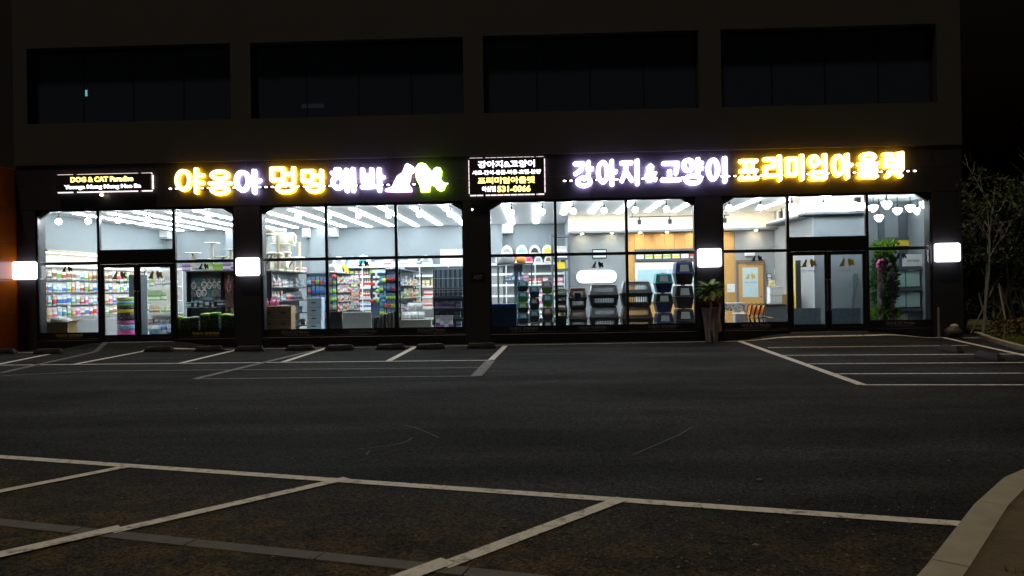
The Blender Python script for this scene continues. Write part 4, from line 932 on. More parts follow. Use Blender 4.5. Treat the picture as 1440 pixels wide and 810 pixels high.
for py in (386, 400, 416):
    q = P(529, py, 4.92); MB().ell((q.x-.07, 4.92, q.z+.1), .06, .012, .05, 8, 4).ell((q.x+.07, 4.92, q.z+.1), .06, .012, .05, 8, 4).box(q.x-.04, q.x+.04, 4.911, 4.929, q.z-.1, q.z+.1).ell((q.x-.07, 4.92, q.z-.1), .06, .012, .05, 8, 4).ell((q.x+.07, 4.92, q.z-.1), .06, .012, .05, 8, 4).build('bone_card', M_WHITEP, t_)
# wire cages on the rack beside the centre pillar
def cage(x0, x1, y0, y1, z0, z1, label):
    t_ = thing('wire_cage', label, 'cage', ((x0+x1)/2, (y0+y1)/2, z0), 'wire cages beside the centre pillar')
    MB().bbox(x0, x1, y0, y1, z0, z0+.04, .01).build('tray', M_DGREY, t_); mb = MB(); n = 6
    for i in range(n+1):
        x = x0+(x1-x0)*i/n; mb.box(x-.006, x+.006, y0, y0+.012, z0+.04, z1).box(x-.006, x+.006, y1-.012, y1, z0+.04, z1)
    for z in (z0+.04+(z1-z0)*.45, z1-.012): mb.box(x0, x1, y0-.004, y0+.008, z, z+.014).box(x0, x1, y1-.008, y1+.004, z, z+.014)
    mb.build('bars', mat('cage_wire', (.55, .60, .62), .4, metal=.2), t_)
    return t_
zz = 1.42
for i, h in enumerate((.26, .66)):
    cage(G5[0]+.05, G5[1]-.06, 1.75, 2.17, zz, zz+h, 'wire pet cage beside the centre pillar, %s' % ['the low one underneath', 'the tall one on top'][i]); zz += h+.012
t_ = thing('cage_shelf', 'dark open shelf of flat cartons under the wire cages', 'shelf', ((G5[0]+G5[1])/2, 1.95, ZF+.1))
for z in (.72, 1.06, 1.42): MB().box(G5[0]+.02, G5[1]-.03, 1.74, 2.18, z-.03, z-.002).build('shelf_board', M_DGREY, t_)
for x in (G5[0]+.02, G5[1]-.06): MB().box(x, x+.03, 2.15, 2.18, ZF+.1, 1.39).build('post', M_FRAME, t_)
for z, hh in ((.30, .36), (.72, .29), (1.06, .28)): shelf_row((G5[0]+.06, 1.95, 0), (G5[1]-.08, 1.95, 0), z, 0, [('white', 'purple'), ('grey', 'purple'), ('black', 'grey'), ('white', 'grey'), ('navy', 'white'), ('grey', 'black')], 'on the shelf under the wire cages', 'cartons under the cages', hh, ('box',))
t_ = thing('cage_stand', 'low dark stand under the wire cages beside the centre pillar', 'stand', ((G5[0]+G5[1])/2, 1.95, ZF)); MB().bbox(G5[0], G5[1], 1.72, 2.2, ZF, ZF+.099, .01).build('platform', M_FRAME, t_); MB().box(G5[0]+.1, G5[1]-.1, 1.80, 2.1, ZF-.001, ZF+.05).build('foot', M_FRAME, t_)
for i in range(4): 
    q = P(616+6*i, 455, 1.66); tag(inst('leaflet_box', BOX, duo('white', 'purple', i), (q.x, 1.64, ZF), 0, (.13, .12, .62)), 'slim white and purple patterned box before the wire cages', 'box', 'slim boxes before the cages')

# pet houses
def house_proto(c, inner, y):
    t_ = thing('pet_house', 'proto', 'pet bed', (0, 0, 0), 'soft pet houses on the shelves'); n = 10
    R = []
    for yy, s in ((-.2, .93), (-.19, 1), (.19, 1), (.2, .93)): R.append([(.25*s*math.cos(math.pi*k/n), yy, .06+.34*s*math.sin(math.pi*k/n)) for k in range(n+1)]+[(-.25*s, yy, 0), (.25*s, yy, 0)])
    MB().loft(R).build('shell', c, t_, False); m = MB()
    m.prism([(.16*math.cos(math.pi*k/n), .06+.22*math.sin(math.pi*k/n)) for k in range(n+1)], -.215, -.202).build('opening', inner, t_)
    MB().bbox(-.2, .2, -.28, -.2, 0, .07, .03).build('cushion', solid('cream'), t_)
    return t_
PH = house_proto(solid('white'), solid('grey'), 0)
first = True
def pet_house(x, y, z, c, inner, label, s=1.0):
    global first
    if first: first = False; o = PH; o.location = (x, y, z); o.scale = (s, s, s)
    else: o = copy_tree(PH, (x, y, z), 0, (s, s, s))
    for ch in o.children:
        nm = ch.name.split('.')[0]
        if nm in ('shell', 'opening'):
            ch.material_slots[0].link = 'OBJECT'; ch.material_slots[0].material = solid(c) if nm == 'shell' else solid(inner)
    o['label'] = label
# high shelf along the back wall
BS0, BS1 = P(470, 372, 8.4).x, LWX0-.05
t_ = thing('back_shelf', 'long white shelf of stock along the grey back wall', 'shelf', ((BS0+BS1)/2, 8.5, ZF))
for z in (.5, .95, 1.4, 1.85, 2.3, 2.72): MB().box(BS0, BS1, 8.25, YB-.002, z-.03, z).box(BS0, BS1, 8.235, 8.25, z-.085, z+.001).build('shelf_board', M_WHITEP, t_)
for i in range(9): x = BS0+(BS1-BS0-.04)*i/8; MB().box(x, x+.04, 8.20, 8.234, ZF, 2.72).build('post', M_WHITEP, t_)
for z in (.95, 1.4, 1.85, 2.3): MB().box(BS0+.1, BS1-.1, 8.27, 8.30, z-.05, z-.031).build('light_strip', M_SHELFLED, t_)
for z in (.95, 1.4, 1.85): shelf_row((P(566, 400, 8.4).x, 8.5, 0), (P(612, 400, 8.4).x, 8.5, 0), z, 0, [('cream', 'yellow'), ('white', 'yellow'), ('white', 'red')], 'on the bright back wall shelf', 'goods on the back wall shelf', .36)
for z in (.5, .95, 1.4, 1.85, 2.3): shelf_row((BS0+.05, 8.5, 0), (P(560, 400, 8.4).x, 8.5, 0), z, 0, PALE+BRIGHT, 'on the bright back shelf behind the toy racks', 'goods on the back wall shelf', .36)
for z in (.5, .95, 1.4, 1.85): shelf_row((P(730, 400, 8.4).x, 8.5, 0), (BS1, 8.5, 0), z, 0, [('pink', 'white'), ('white', 'pink'), ('white', 'lime'), ('red', 'white'), ('white', 'sky blue')], 'on the bright back shelf behind the carriers', 'goods on the back wall shelf', .38)
for px, c, inn, s, lb in ((478, 'white', 'grey', 1.05, 'white pet house with grey mouth on the back shelf, beside the blue one'), (497, 'sky blue', 'white', 1.0, 'blue soft pet house on the back shelf'), (512, 'white', 'teal', 1.15, 'white pet house with teal mouth on the back shelf'),
                      (600, 'white', 'grey', 1.0, 'white pet house at the end of the folded mats on the back shelf')):
    pet_house(P(px, 370, 8.5).x, 8.5, 2.722, c, inn, lb, s)
a, b = P(605, 370, 8.5).x+.35, P(652, 370, 8.5).x
tag(inst('white_carton', BOX, M_WHITEP, ((a+b)/2+.1, 8.5, 2.722), 0, (b-a, .4, .62)), 'large plain white carton on the back shelf near the centre pillar', 'carton')
for i in range(7):
    x = P(523+11.5*i, 370, 8.5).x; c = ['cream', 'white', 'red', 'white', 'sky blue', 'white', 'blue'][i]
    tag(inst('folded_mat', BOX, duo('white', c, i), (x, 8.5, 2.722), 0, (.34, .4, .16+.05*(i % 3))), 'folded pet mat of white and %s on the back shelf, %s pile' % (c, ['low', 'mid', 'tall'][i % 3]), 'mat', 'folded mats on the back shelf')
for px, d, z, c, inn, lb, s in ((470, 3.9, 2.336, 'white', 'grey', 'white pet house on top of the red and blue toy rack', .8), (488, 4.3, 2.336, 'white', 'black', 'white pet house with black mouth on the toy rack top', .85), (509, 5.2, 2.336, 'yellow', 'black', 'yellow pet house with black mouth on a toy rack top', .85)):
    x = P(px, 370, d).x; x = min(max(x, G2_[0]+.25), G2_[1]-.25); pet_house(x, d, z, c, inn, lb, s)
for i, (px, c) in enumerate(((536, 'sky blue'), (550, 'white'), (562, 'sky blue'))):
    x = min(P(px, 378, 5.2).x, G3[1]-.2); tag(inst('folded_mat', BOX, duo(c, 'white', i), (x, 5.35, 2.336), 0, (.40, .4, .13+.04*i)), 'folded %s mat lying on the green toy rack top, %s' % (c, ['thin', 'middling', 'thick'][i]), 'mat')
# tier above in the third window
UB0, UB1 = P(690, 350, 8.4).x, LWX0-.05
t_ = thing('upper_shelf', 'upper white shelf of pet houses on the back wall', 'shelf', ((UB0+UB1)/2, 8.5, 3.0)); MB().box(UB0, UB1, 8.3, YB-.002, 3.02, 3.06).build('shelf_board', M_WHITEP, t_)
for x in (UB0+.2, UB1-.2): MB().box(x, x+.04, 8.35, YB-.002, 2.75, 3.019).build('bracket', M_WHITEP, t_)
for px, inn, lb in ((713, 'grey', 'white pet house with grey mouth at the start of the upper shelf'), (734, 'sky blue', 'white pet house with blue mouth on the upper shelf'), (752, 'black', 'white pet house with black mouth on the upper shelf'), (770, 'yellow', 'white pet house with yellow mouth on the upper shelf')):
    pet_house(P(px, 357, 8.5).x, 8.52, 3.061, 'white', inn, lb, 1.0)
for px, c, inn, lb in ((729, 'orange', 'yellow', 'orange pet house on the lower tier above the steel rack'), (744, 'pink', 'red', 'pink pet house on the lower tier above the steel rack'), (757, 'white', 'grey', 'white pet house with grey mouth on the lower tier'), (771, 'white', 'brown', 'white pet house with brown mouth on the lower tier')):
    pet_house(P(px, 375, 8.5).x, 8.5, 2.722, c, inn, lb, .72)
# cat trees
SIS = mat('sisal', (.55, .48, .36), .9); M_PLUSH = mat('cream_plush', (.72, .68, .58), .95, bump=.4, bs=50)
def cat_tree(x, y, z, v, label, k=1.2):
    t_ = thing('cat_tree', label, 'cat tree', (x, y, z), 'cat trees on the shelf rack'); t_.scale = (1.35, 1.1, k)
    MB().bbox(x-.27, x+.27, y-.22, y+.22, z, z+.04, .012).build('base', M_PLUSH, t_)
    h = [.42, .50, .38][v]
    for sx, sy in ((-.17, -.1), (.17, .1), (-.15, .14)): MB().lathe([(.042, 0), (.042, h-.04)], (x+sx, y+sy, z+.04), 10).build('post', SIS, t_)
    MB().bbox(x-.28, x+.28, y-.2, y+.2, z+h, z+h+.05, .015).build('platform', M_PLUSH, t_)
    if v == 0:
        MB().bbox(x-.26, x+.04, y-.17, y+.17, z+.05, z+.34, .02).build('cube_house', M_PLUSH, t_)
        for sx in (-.1, .18): MB().lathe([(.042, 0), (.042, .45)], (x+sx, y, z+h+.05), 10).build('post', SIS, t_)
        MB().bbox(x-.24, x+.08, y-.16, y+.16, z+h+.50, z+h+.55, .015).build('platform', M_PLUSH, t_); MB().lathe([(.1, 0), (.19, .05), (.2, .14), (.17, .15)], (x-.08, y, z+h+.55), 14).build('bowl_bed', M_PLUSH, t_, True)
        MB().path([(x+.1, y-.2, z+h), (x-.02, y-.22, z+h-.2), (x-.12, y-.22, z+.1)], .022, 6).build('rope', mat('dark_rope', (.12, .10, .08), .9), t_)
    elif v == 1:
        MB().tube((x-.24, y-.02, z+.25), (x+.22, y-.02, z+.25), .15, .15, 16).build('barrel', M_PLUSH, t_)
        MB().lathe([(.042, 0), (.042, .5)], (x+.05, y, z+h+.05), 10).build('post', SIS, t_); MB().bbox(x-.18, x+.28, y-.16, y+.16, z+h+.25, z+h+.29, .015).build('platform', M_PLUSH, t_)
        MB().bbox(x-.12, x+.2, y-.16, y+.16, z+h+.29, z+h+.58, .02).build('cube_house', M_PLUSH, t_); MB().lathe([(.12, 0), (.18, .06), (.17, .12)], (x+.02, y, z+h+.58), 14).build('bowl_bed', M_PLUSH, t_, True)
    else:
        MB().lathe([(.042, 0), (.042, .32)], (x-.1, y, z+h+.05), 10).build('post', SIS, t_); MB().bbox(x-.25, x+.2, y-.18, y+.18, z+h+.37, z+h+.41, .015).build('platform', M_PLUSH, t_)
        MB().tube((x-.2, y, z+h+.58), (x+.22, y, z+h+.58), .17, .17, 16).build('barrel', M_PLUSH, t_); MB().tube((x+.221, y, z+h+.58), (x+.226, y, z+h+.58), .11, .11, 14).build('opening', solid('brown'), t_)
zt = G1[4]+.036
cat_tree(-6.98, 1.85, zt, 0, 'cream cat tree with bowl bed and dark rope closest to the glass', 1.28); cat_tree(-6.96, 2.6, zt, 1, 'cream cat tree with cube house and barrel between two others', 1.22); cat_tree(-6.96, 3.35, zt, 2, 'cream cat tree topped by an open barrel', 1.22); cat_tree(-6.98, 4.1, zt, 0, 'cream cat tree standing behind the barrel topped one', 1.2)
tag(MB().lathe([(.18, 0), (.25, .06), (.26, .16), (.20, .20), (.12, .12)], (-6.92, 4.72, zt), 14).build('soft_bed', duo('red', 'white', 1), None, True), 'red and white soft pet bed at the end of the cat trees', 'pet bed')
# pink bottles and jugs near the window end of the first rack
for i in range(3):
    tag(inst('detergent_bottle', BOTTLE, solid('pink'), (P(375+7*i, 420, 1.05).x, 1.05, 1.16), 0, (1.5, 1.5, 1.15)), 'bright pink spray bottle on the box pile by the pillar', 'bottle', 'pink bottles by the pillar')
t_ = thing('bottle_stand', 'green display stand under the pink bottles', 'stand', (P(382, 430, 1.05).x, 1.05, ZF)); a, b = P(372, 430, 1.05).x, P(391, 430, 1.05).x
MB().bbox(a, b, .93, 1.13, ZF, 1.12, .01).build('body', solid('green'), t_); MB().bbox(a-.02, b+.02, .92, 1.14, 1.12, 1.159, .01).build('tray', solid('lime'), t_)
for i, (px, py, c) in enumerate(((380, 402, 'white'), (392, 400, 'white'), (401, 400, 'white'))):
    q = P(px, py, 1.25+.5*i); tag(inst('water_jug', BOTTLE, mat('milky_plastic', (.66, .68, .70), .3), (G1[1]-.2, 1.3+.5*i, 1.841), 0, (2.4, 2.4, 1.45)), 'milky plastic jug with cap on the upper shelf under the cat trees', 'jug', 'milky jugs under the cat trees')

# --- things standing low behind the glass of the second window
def stack(px0, py0, px1, py1, d, dep, rows, cols, m, nm, lab, cat, grp):
    a, b, c, e = P2(px0, py0, px1, py1, d); w_ = (b-a)/cols; zz = ZF; h = (e-ZF)/rows
    for r in range(rows):
        for k in range(cols):
            jx = RND.uniform(-.012, .012)
            t_ = thing(nm, lab % (['bottom', 'second', 'third', 'fourth', 'fifth'][r]+' layer' if rows > 1 else 'floor'), cat, (a+w_*(k+.5), d+dep/2, zz), grp)
            MB().bbox(a+w_*k+.006+jx, a+w_*(k+1)-.006+jx, d, d+dep, zz+.002, zz+h-.002, .01).build('body', m, t_)
            MB().box(a+w_*k+.01+jx, a+w_*(k+1)-.01+jx, d-.003, d-.0005, zz+h*.72, zz+h*.80).build('tape', mat('tape', (.5, .42, .28), .3), t_)
            MB().box(a+w_*(k+.3)+jx, a+w_*(k+.6)+jx, d-.003, d-.0005, zz+h*.3, zz+h*.45).build('print', M_DGREY, t_)
        zz += h
stack(369, 430, 410, 470, .6, .4, 3, 2, M_CARD, 'cardboard_box', 'brown cardboard box in the pile by the lamp pillar, %s', 'box', 'brown boxes by the pillar')
stack(432, 418.5, 452, 470, 1.35, .35, 5, 1, mat('blue_card', (.46, .62, .78), .7), 'blue_box', 'pale blue carton in the single stack behind the glass, %s', 'box', 'pale blue cartons')
a, b, c, e = P2(463, 438, 481, 463, .5); t_ = thing('grey_board', 'dark grey board leaning low behind the middle glass', 'board', (a, .5, ZF)); MB().bbox(a, b, .50, .54, ZF, e, .01).build('panel', mat('board_grey', (.13, .13, .125), .7), t_); MB().box(a+.1, b-.1, .541, .7, ZF, ZF+.03).build('foot', M_FRAME, t_)
a, b, c, e = P2(482, 438.5, 522, 463, 1.2); t_ = thing('pale_board', 'pale green grey board standing low behind the middle glass', 'board', (a, .5, ZF)); MB().bbox(a, b, 1.20, 1.26, ZF, e, .015).build('panel', mat('board_pale', (.46, .50, .47), .7), t_); MB().box(a+.1, b-.1, 1.261, 1.45, ZF, ZF+.03).build('foot', M_FRAME, t_)
for i in range(7):
    q = P(527+4.6*i, 446-1.4*i, .6); tag(MB().bbox(q.x-.035, q.x+.03, .55+.03*i, .95, ZF, q.z, .01).build('flat_carton', [M_FRAME, mat('card_olive', (.16, .14, .09), .8), M_DGREY][i % 3]), '%s flat carton standing on edge by the mullion, %s' % (['black', 'olive', 'dark grey'][i % 3], ['first', 'first', 'first', 'next', 'next', 'next', 'last'][i]+' of its colour'), 'carton', 'flat cartons on edge')
a, b, c, e = P2(563, 449, 606, 463, 1.0); t_ = thing('long_carton', 'long pale olive carton lying low below the white packs', 'carton', (a, .7, ZF)); MB().bbox(a, b, 1.0, 1.28, ZF, e, .012).build('body', mat('card_pale', (.36, .36, .29), .8), t_); MB().box(a+.2, b-.2, .997, .9995, ZF+.2, ZF+.28).build('print', M_DGREY, t_)
for i, (px, py) in enumerate(((571, 449), (581, 449), (590, 449), (577, 436), (586, 438))):
    q = P(px, py, 1.4); zq = P(580, 450, 1.5).z-.018 if i < 3 else P(580, 450, 1.5).z+.27
    tag(inst('tissue_sack', BAG, mat('crumpled_white', (.88, .88, .9), .5, bump=.6, bs=14), (q.x, 1.42+.1*i, zq), RND.uniform(-.5, .5), (1.6, 3.6, 1.1), None, RND.uniform(-.12, .12)), 'crumpled white plastic sack heaped below the white packs, %s' % ['beside the mullion', 'middle of the bottom', 'farthest from the mullion', 'topmost toward the mullion', 'topmost away from the mullion'][i], 'sack', 'white sacks heaped below the packs')
t_ = thing('low_bench', 'low dark bench carrying the heap of white sacks', 'bench', (P(580, 450, 1.6).x, 1.6, ZF)); a, b = P(563, 450, 1.5).x, P(600, 450, 1.5).x; zb = P(580, 450, 1.5).z-.02
MB().bbox(a, b, 1.3, 2.1, zb-.06, zb, .01).build('top', M_DGREY, t_)
for x in (a+.05, b-.05):
    for y in (1.35, 2.05): MB().box(x-.025, x+.025, y-.025, y+.025, ZF, zb-.06).build('leg', M_FRAME, t_)

# --- third window: steel rack, blue box, carriers
a, b = P(699, 371, 3).x, P(748, 371, 3).x; zt = P(720, 372, 3).z
t_ = thing('steel_rack', 'dark steel rack with a solid top standing beside the centre pillar', 'rack', ((a+b)/2, 3.2, ZF))
for x in (a+.02, b-.02):
    for y in (3.02, 3.48): MB().box(x-.02, x+.02, y-.02, y+.02, ZF, zt).build('post', M_STEEL, t_)
MB().bbox(a-.02, b+.04, 2.98, 3.52, zt, zt+.05, .01).build('top_board', M_STEEL, t_); MB().box(P(723, 400, 3.3).x, P(735, 400, 3.3).x, 3.3, 3.34, ZF, zt).build('centre_panel', M_DGREY, t_)
for z in (.6, 1.9): MB().bbox(a+.2, b, 3.05, 3.45, z, z+.03, .008).build('shelf_board', M_STEEL, t_)
shelf_row((a+.25, 3.2, 0), (b-.05, 3.2, 0), 1.931, 0, [('blue', 'white'), ('navy', 'sky blue'), ('white', 'pink'), ('white', 'red')], 'on the steel rack beside the centre pillar', 'goods on the steel rack', .34, ('box', 'bottle'))
shelf_row((a+.25, 3.2, 0), (b-.05, 3.2, 0), .631, 0, [('orange', 'white'), ('brown', 'white'), ('white', 'grey'), ('yellow', 'white')], 'low on the steel rack beside the centre pillar', 'goods on the steel rack', .42, ('box', 'bag'))
q = P(712, 368, 3.2); tag(MB().lathe([(.26, 0), (.30, .05), (.28, .25), (.18, .36), (.05, .38)], (q.x, 3.25, zt+.051), 16).build('grey_dome', solid('grey'), None, True), 'pale grey domed pet bed on top of the steel rack', 'pet bed')
q = P(733, 368, 3.2); tag(MB().lathe([(.13, 0), (.17, .05), (.17, .2), (.1, .22)], (q.x, 3.25, zt+.051), 14).build('orange_tub', solid('orange'), None, True), 'orange round tub on top of the steel rack', 'tub')
a, b, c, e = P2(689, 427, 726, 463, .5); t_ = thing('blue_chest', 'large dark blue carton low behind the glass by the centre pillar', 'carton', (a, .5, ZF))
MB().bbox(a, b, .5, .9, ZF, e-.12, .01).build('body', mat('deep_blue_card', (.03, .09, .22), .6), t_); MB().bbox(a-.01, b+.01, .49, .91, e-.12, e, .01).build('lid', mat('royal_blue_card', (.05, .14, .42), .6), t_)
lettering('PET CARE', (a+b)/2, .4885, e-.09, .4, .06, M_GREYT, t_, .01) if False else None
def litter_proto():
    t_ = thing('litter_box', 'proto', 'litter box', (0, 0, 0), 'litter boxes stacked behind the glass')
    def ringz(wx, wy, z): return [(-wx, -wy, z), (wx, -wy, z), (wx, wy, z), (-wx, wy, z)]
    MB().loft([ringz(.34, .38, 0), ringz(.35, .39, .02), ringz(.46, .48, .46)]).build('tub', solid('black'), t_)
    MB().bbox(-.5, .5, -.5, .5, .46, .51, .015).build('rim', solid('black'), t_)
    MB().loft([ringz(.46, .46, .511), ringz(.40, .42, .9), ringz(.36, .38, .97)]).build('hood', solid('green'), t_)
    MB().add([(-.24, -.475, .56), (.24, -.475, .56), (.20, -.448, .85), (-.20, -.448, .85)], [(0, 1, 2, 3)]).build('flap', mat('clear_flap', (.72, .75, .74), .3), t_)
    MB().box(-.1, .1, -.03, .03, .971, 1.0).build('handle', solid('black'), t_)
    return t_
LB = litter_proto(); lb_first = True
def litter(px0, px1, pytop, d, n, hood, tub, nm):
    global lb_first
    a, b, c, e = P2(px0, pytop, px1, 461, d); H = (e-ZF)/n; zz = ZF
    for k in range(n):
        lab = '%s litter box on %s tub, %s in the %s' % (hood[k % len(hood)], tub[k % len(tub)], ['lowest', 'second', 'third', 'fourth', 'fifth', 'sixth'][k], nm)
        loc = ((a+b)/2+RND.uniform(-.01, .01), d+.25, zz); sc = (b-a, min(.6, (b-a)*1.1), H)
        if lb_first: o = LB; o.location = loc; o.scale = sc; lb_first = False
        else: o = copy_tree(LB, loc, RND.uniform(-.05, .05), sc)
        o['label'] = lab
        for ch in o.children:
            q_ = ch.name.split('.')[0]
            if q_ in ('tub', 'rim', 'hood'): ch.material_slots[0].link = 'OBJECT'; ch.material_slots[0].material = solid({'hood': hood, 'tub': tub, 'rim': hood}[q_][k % len(tub if q_ == 'tub' else hood)])
        zz += H
litter(727, 743.5, 394.5, 1.05, 5, ['grey', 'teal', 'green', 'teal', 'teal'], ['black', 'black', 'black', 'green', 'black'], 'stack beside the blue carton')
litter(744.5, 759, 401.5, 1.1, 4, ['grey', 'teal', 'black', 'teal'], ['black', 'black', 'black', 'navy'], 'second stack from the blue carton')
litter(762, 778, 394, 1.1, 4, ['black', 'brown', 'teal', 'grey'], ['black', 'black', 'green', 'green'], 'stack with green tubs on top')
litter(922, 947, 383.5, 1.1, 3, ['navy', 'black', 'teal'], ['black', 'navy', 'navy'], 'stack by the tall black one'); litter(949.5, 976, 367, 1.1, 3, ['black', 'black', 'navy'], ['black', 'black', 'black'], 'tall stack beside the plant pillar')
def carrier_proto():
    t_ = thing('pet_carrier', 'proto', 'pet carrier', (0, 0, 0), 'pet carriers stacked behind the glass')
    def rect(mb, y0, y1, z0, z1, w0, w1):                       # slotted front: end blocks, rails, bars
        f = lambda z: w0+(w1-w0)*(z-z0)/(z1-z0)
        for s in (-1, 1):
            mb.prism([(s*.30, z0), (s*f(z0), z0), (s*f(z1), z1), (s*.30, z1)][::s], y0, y1)
        h = z1-z0; mb.box(-.30, .30, y0+.002, y1-.002, z0, z0+h*.30); mb.box(-.30, .30, y0+.002, y1-.002, z1-h*.26, z1)
        for i in range(11): x = -.30+.60*(i+.5)/11; mb.box(x-.016, x+.016, y0+.004, y1-.004, z0+h*.30, z1-h*.26)
    lo = MB(); rect(lo, -.46, -.42, .02, .47, .42, .475); lo.box(-.42, .42, .42, .46, .02, .12)
    for s in (-1, 1): lo.prism([(s*.40, .02), (s*.42, .02), (s*.475, .47), (s*.455, .47)][::s], -.42, .42)
    lo.box(-.42, .42, -.45, .45, 0, .02); lo.build('lower_shell', solid('black'), t_)
    MB().bbox(-.5, .5, -.49, .49, .47, .53, .015).build('rim', solid('black'), t_)
    for i in (0,): pass
    uo = MB(); rect(uo, -.44, -.40, .53, .92, .47, .40); uo.box(-.40, .40, .40, .44, .84, .92)
    for s in (-1, 1): uo.prism([(s*.45, .53), (s*.47, .53), (s*.40, .92), (s*.38, .92)][::s], -.40, .40)
    uo.bbox(-.40, .40, -.43, .43, .921, .99, .03); uo.build('upper_shell', mat('carrier_grey', (.40, .41, .42), .5), t_)
    return t_
CR = carrier_proto(); cr_first = True
def carrier(px0, px1, pytop, pymid, d, up, lab):
    global cr_first
    a, b, c, e = P2(px0, pytop, px1, 461, d); zm = P(px0, pymid, d).z; z00 = zm-(e-zm)*1.02
    if z00 < ZF: z00 = ZF
    for k, (z0, z1) in enumerate(((z00, zm), (zm, e))):
        loc = ((a+b)/2, d+.35, z0); sc = (b-a, .62, z1-z0)
        if cr_first: o = CR; o.location = loc; o.scale = sc; cr_first = False
        else: o = copy_tree(CR, loc, RND.uniform(-.03, .03), sc)
        o['label'] = '%s pet carrier with slotted sides, %s' % (up[k], ('lower of the pair ' if k == 0 else 'upper of the pair ')+lab)
        for ch in o.children:
            if ch.name.startswith('upper'): ch.material_slots[0].link = 'OBJECT'; ch.material_slots[0].material = mat('carrier_'+up[k], {'grey': (.42, .43, .43), 'brown': (.26, .16, .13)}[up[k]], .5)
    t2 = thing('carrier_pallet', 'low black pallet under the carriers '+lab, 'pallet', ((a+b)/2, d+.35, ZF)); MB().box(a+.05, b-.05, d+.1, d+.6, ZF, max(ZF+.01, z00-.002)).build('deck', M_FRAME, t2); MB().box(a+.08, b-.08, d+.12, d+.14, ZF+.001, ZF+.008).build('runner', M_FRAME, t2)
carrier(781.5, 798, 404.5, 426, 1.1, ['brown', 'grey'], 'by the mullion'); carrier(800.5, 826, 404, 434, 1.05, ['brown', 'brown'], 'with the red door'); carrier(829, 871, 399, 431, 1.05, ['grey', 'grey'], 'below the wall emblem'); carrier(874, 919, 394.5, 430.5, 1.05, ['brown', 'grey'], 'before the wood wall')
q = P(812, 417, 1.01); tag(MB().bbox(q.x-.11, q.x+.11,   .92, 1.04, q.z-.15, q.z+.15, .03).build('travel_pouch', solid('black')), 'small black pouch hung on the carrier with the red door', 'pouch')

# logo wall things
q = P(839, 389, 5.4); t_ = thing('oval_light', 'long white oval light glowing on the logo wall', 'light', (q.x, 5.45, q.z-.25))
MB().prism(rrect(q.x, q.z, .74, .225, .22, 8), 5.42, 5.499).build('diffuser', glow('oval_glow', (.92, .92, 1), 3.0), t_); MB().prism(rrect(q.x, q.z, .76, .245, .24, 8), 5.47, 5.498).build('back_plate', M_WHITEP, t_)
a, b, c, e = P2(833, 350, 853.5, 363.5, 5.4); t_ = thing('wall_frame', 'black framed white notice hung on the logo wall', 'frame', ((a+b)/2, 5.45, c)); MB().bbox(a, b, 5.45, 5.498, c, e, .01).build('frame', M_FRAME, t_); MB().box(a+.04, b-.04, 5.444, 5.449, c+.04, e-.04).build('sheet', printed(C['white'], C['sky blue'], 4), t_)
# dark bookcase before the logo wall
a, b, _, _ = P2(776, 330, 801, 400, 5.0); zt = P(788, 329, 5.0).z
t_ = thing('dark_bookcase', 'tall dark grey bookcase with white boxes and a yellow card', 'bookcase', ((a+b)/2, 5.2, ZF))
MB().box(a, a+.07, 5.0, 5.4, ZF, zt).build('side_panel', M_DGREY, t_); MB().box(b-.07, b, 5.0, 5.4, ZF, zt).build('side_panel', M_DGREY, t_)
for z in (ZF+.3, 1.5, P(788, 381, 5).z, P(788, 365, 5).z, zt-.12): MB().box(a+.07, b-.07, 5.01, 5.4, z, z+.08).build('shelf_board', M_DGREY, t_)
z = P(788, 365, 5).z+.081; tag(inst('white_carton', BOX, duo('white', 'grey', 1), ((a+b)/2, 5.2, z), 0, ((b-a)*.7, .3, .42)), 'white lidded box on the top shelf of the dark bookcase', 'box')
z = P(788, 381, 5).z+.081; tag(inst('yellow_card', BOX, solid('yellow'), ((a+b)/2, 5.12, z), 0, ((b-a)*.5, .04, .26)), 'yellow square card standing in the dark bookcase', 'card')
# poster row and serving window on the wood wall
a, b, c, e = P2(893, 349, 985, 367.5, 5.45); t_ = thing('poster_rail', 'dark rail of square yellow and white posters on the wood wall', 'poster rail', ((a+b)/2, 5.45, c)); MB().box(a, b, 5.48, 5.53, c, e).build('board', M_DGREY, t_)
for i in range(7):
    x0 = a+.06+(b-a-.1)*i/7; x1 = x0+(b-a-.1)/7-.07; MB().box(x0, x1, 5.47, 5.479, c+.09, e-.1).build('poster', printed(C['white'], C[['white', 'lime', 'yellow', 'lime', 'yellow', 'white', 'red'][i]], i), t_)
a, b, c, e = P2(894, 368, 985, 425, 5.45); t_ = thing('serving_window', 'bright interior window with pale blue blinds under the posters', 'window', ((a+b)/2, 5.45, c)); MB().box(a, b, 5.49, 5.534, c, e).build('frame', M_WHITEP, t_)
for i in range(2): 
    for j in range(2):
        x0 = a+.06+(b-a-.12)*i*.5; MB().box(x0+.03, x0+(b-a-.12)*.5-.03, 5.478, 5.489, c+.1+j*(e-c)*.42, c+.04+(e-c)*(.38+j*.42)).build('pane', mat('blind_blue', (.40, .58, .64), .4), t_)
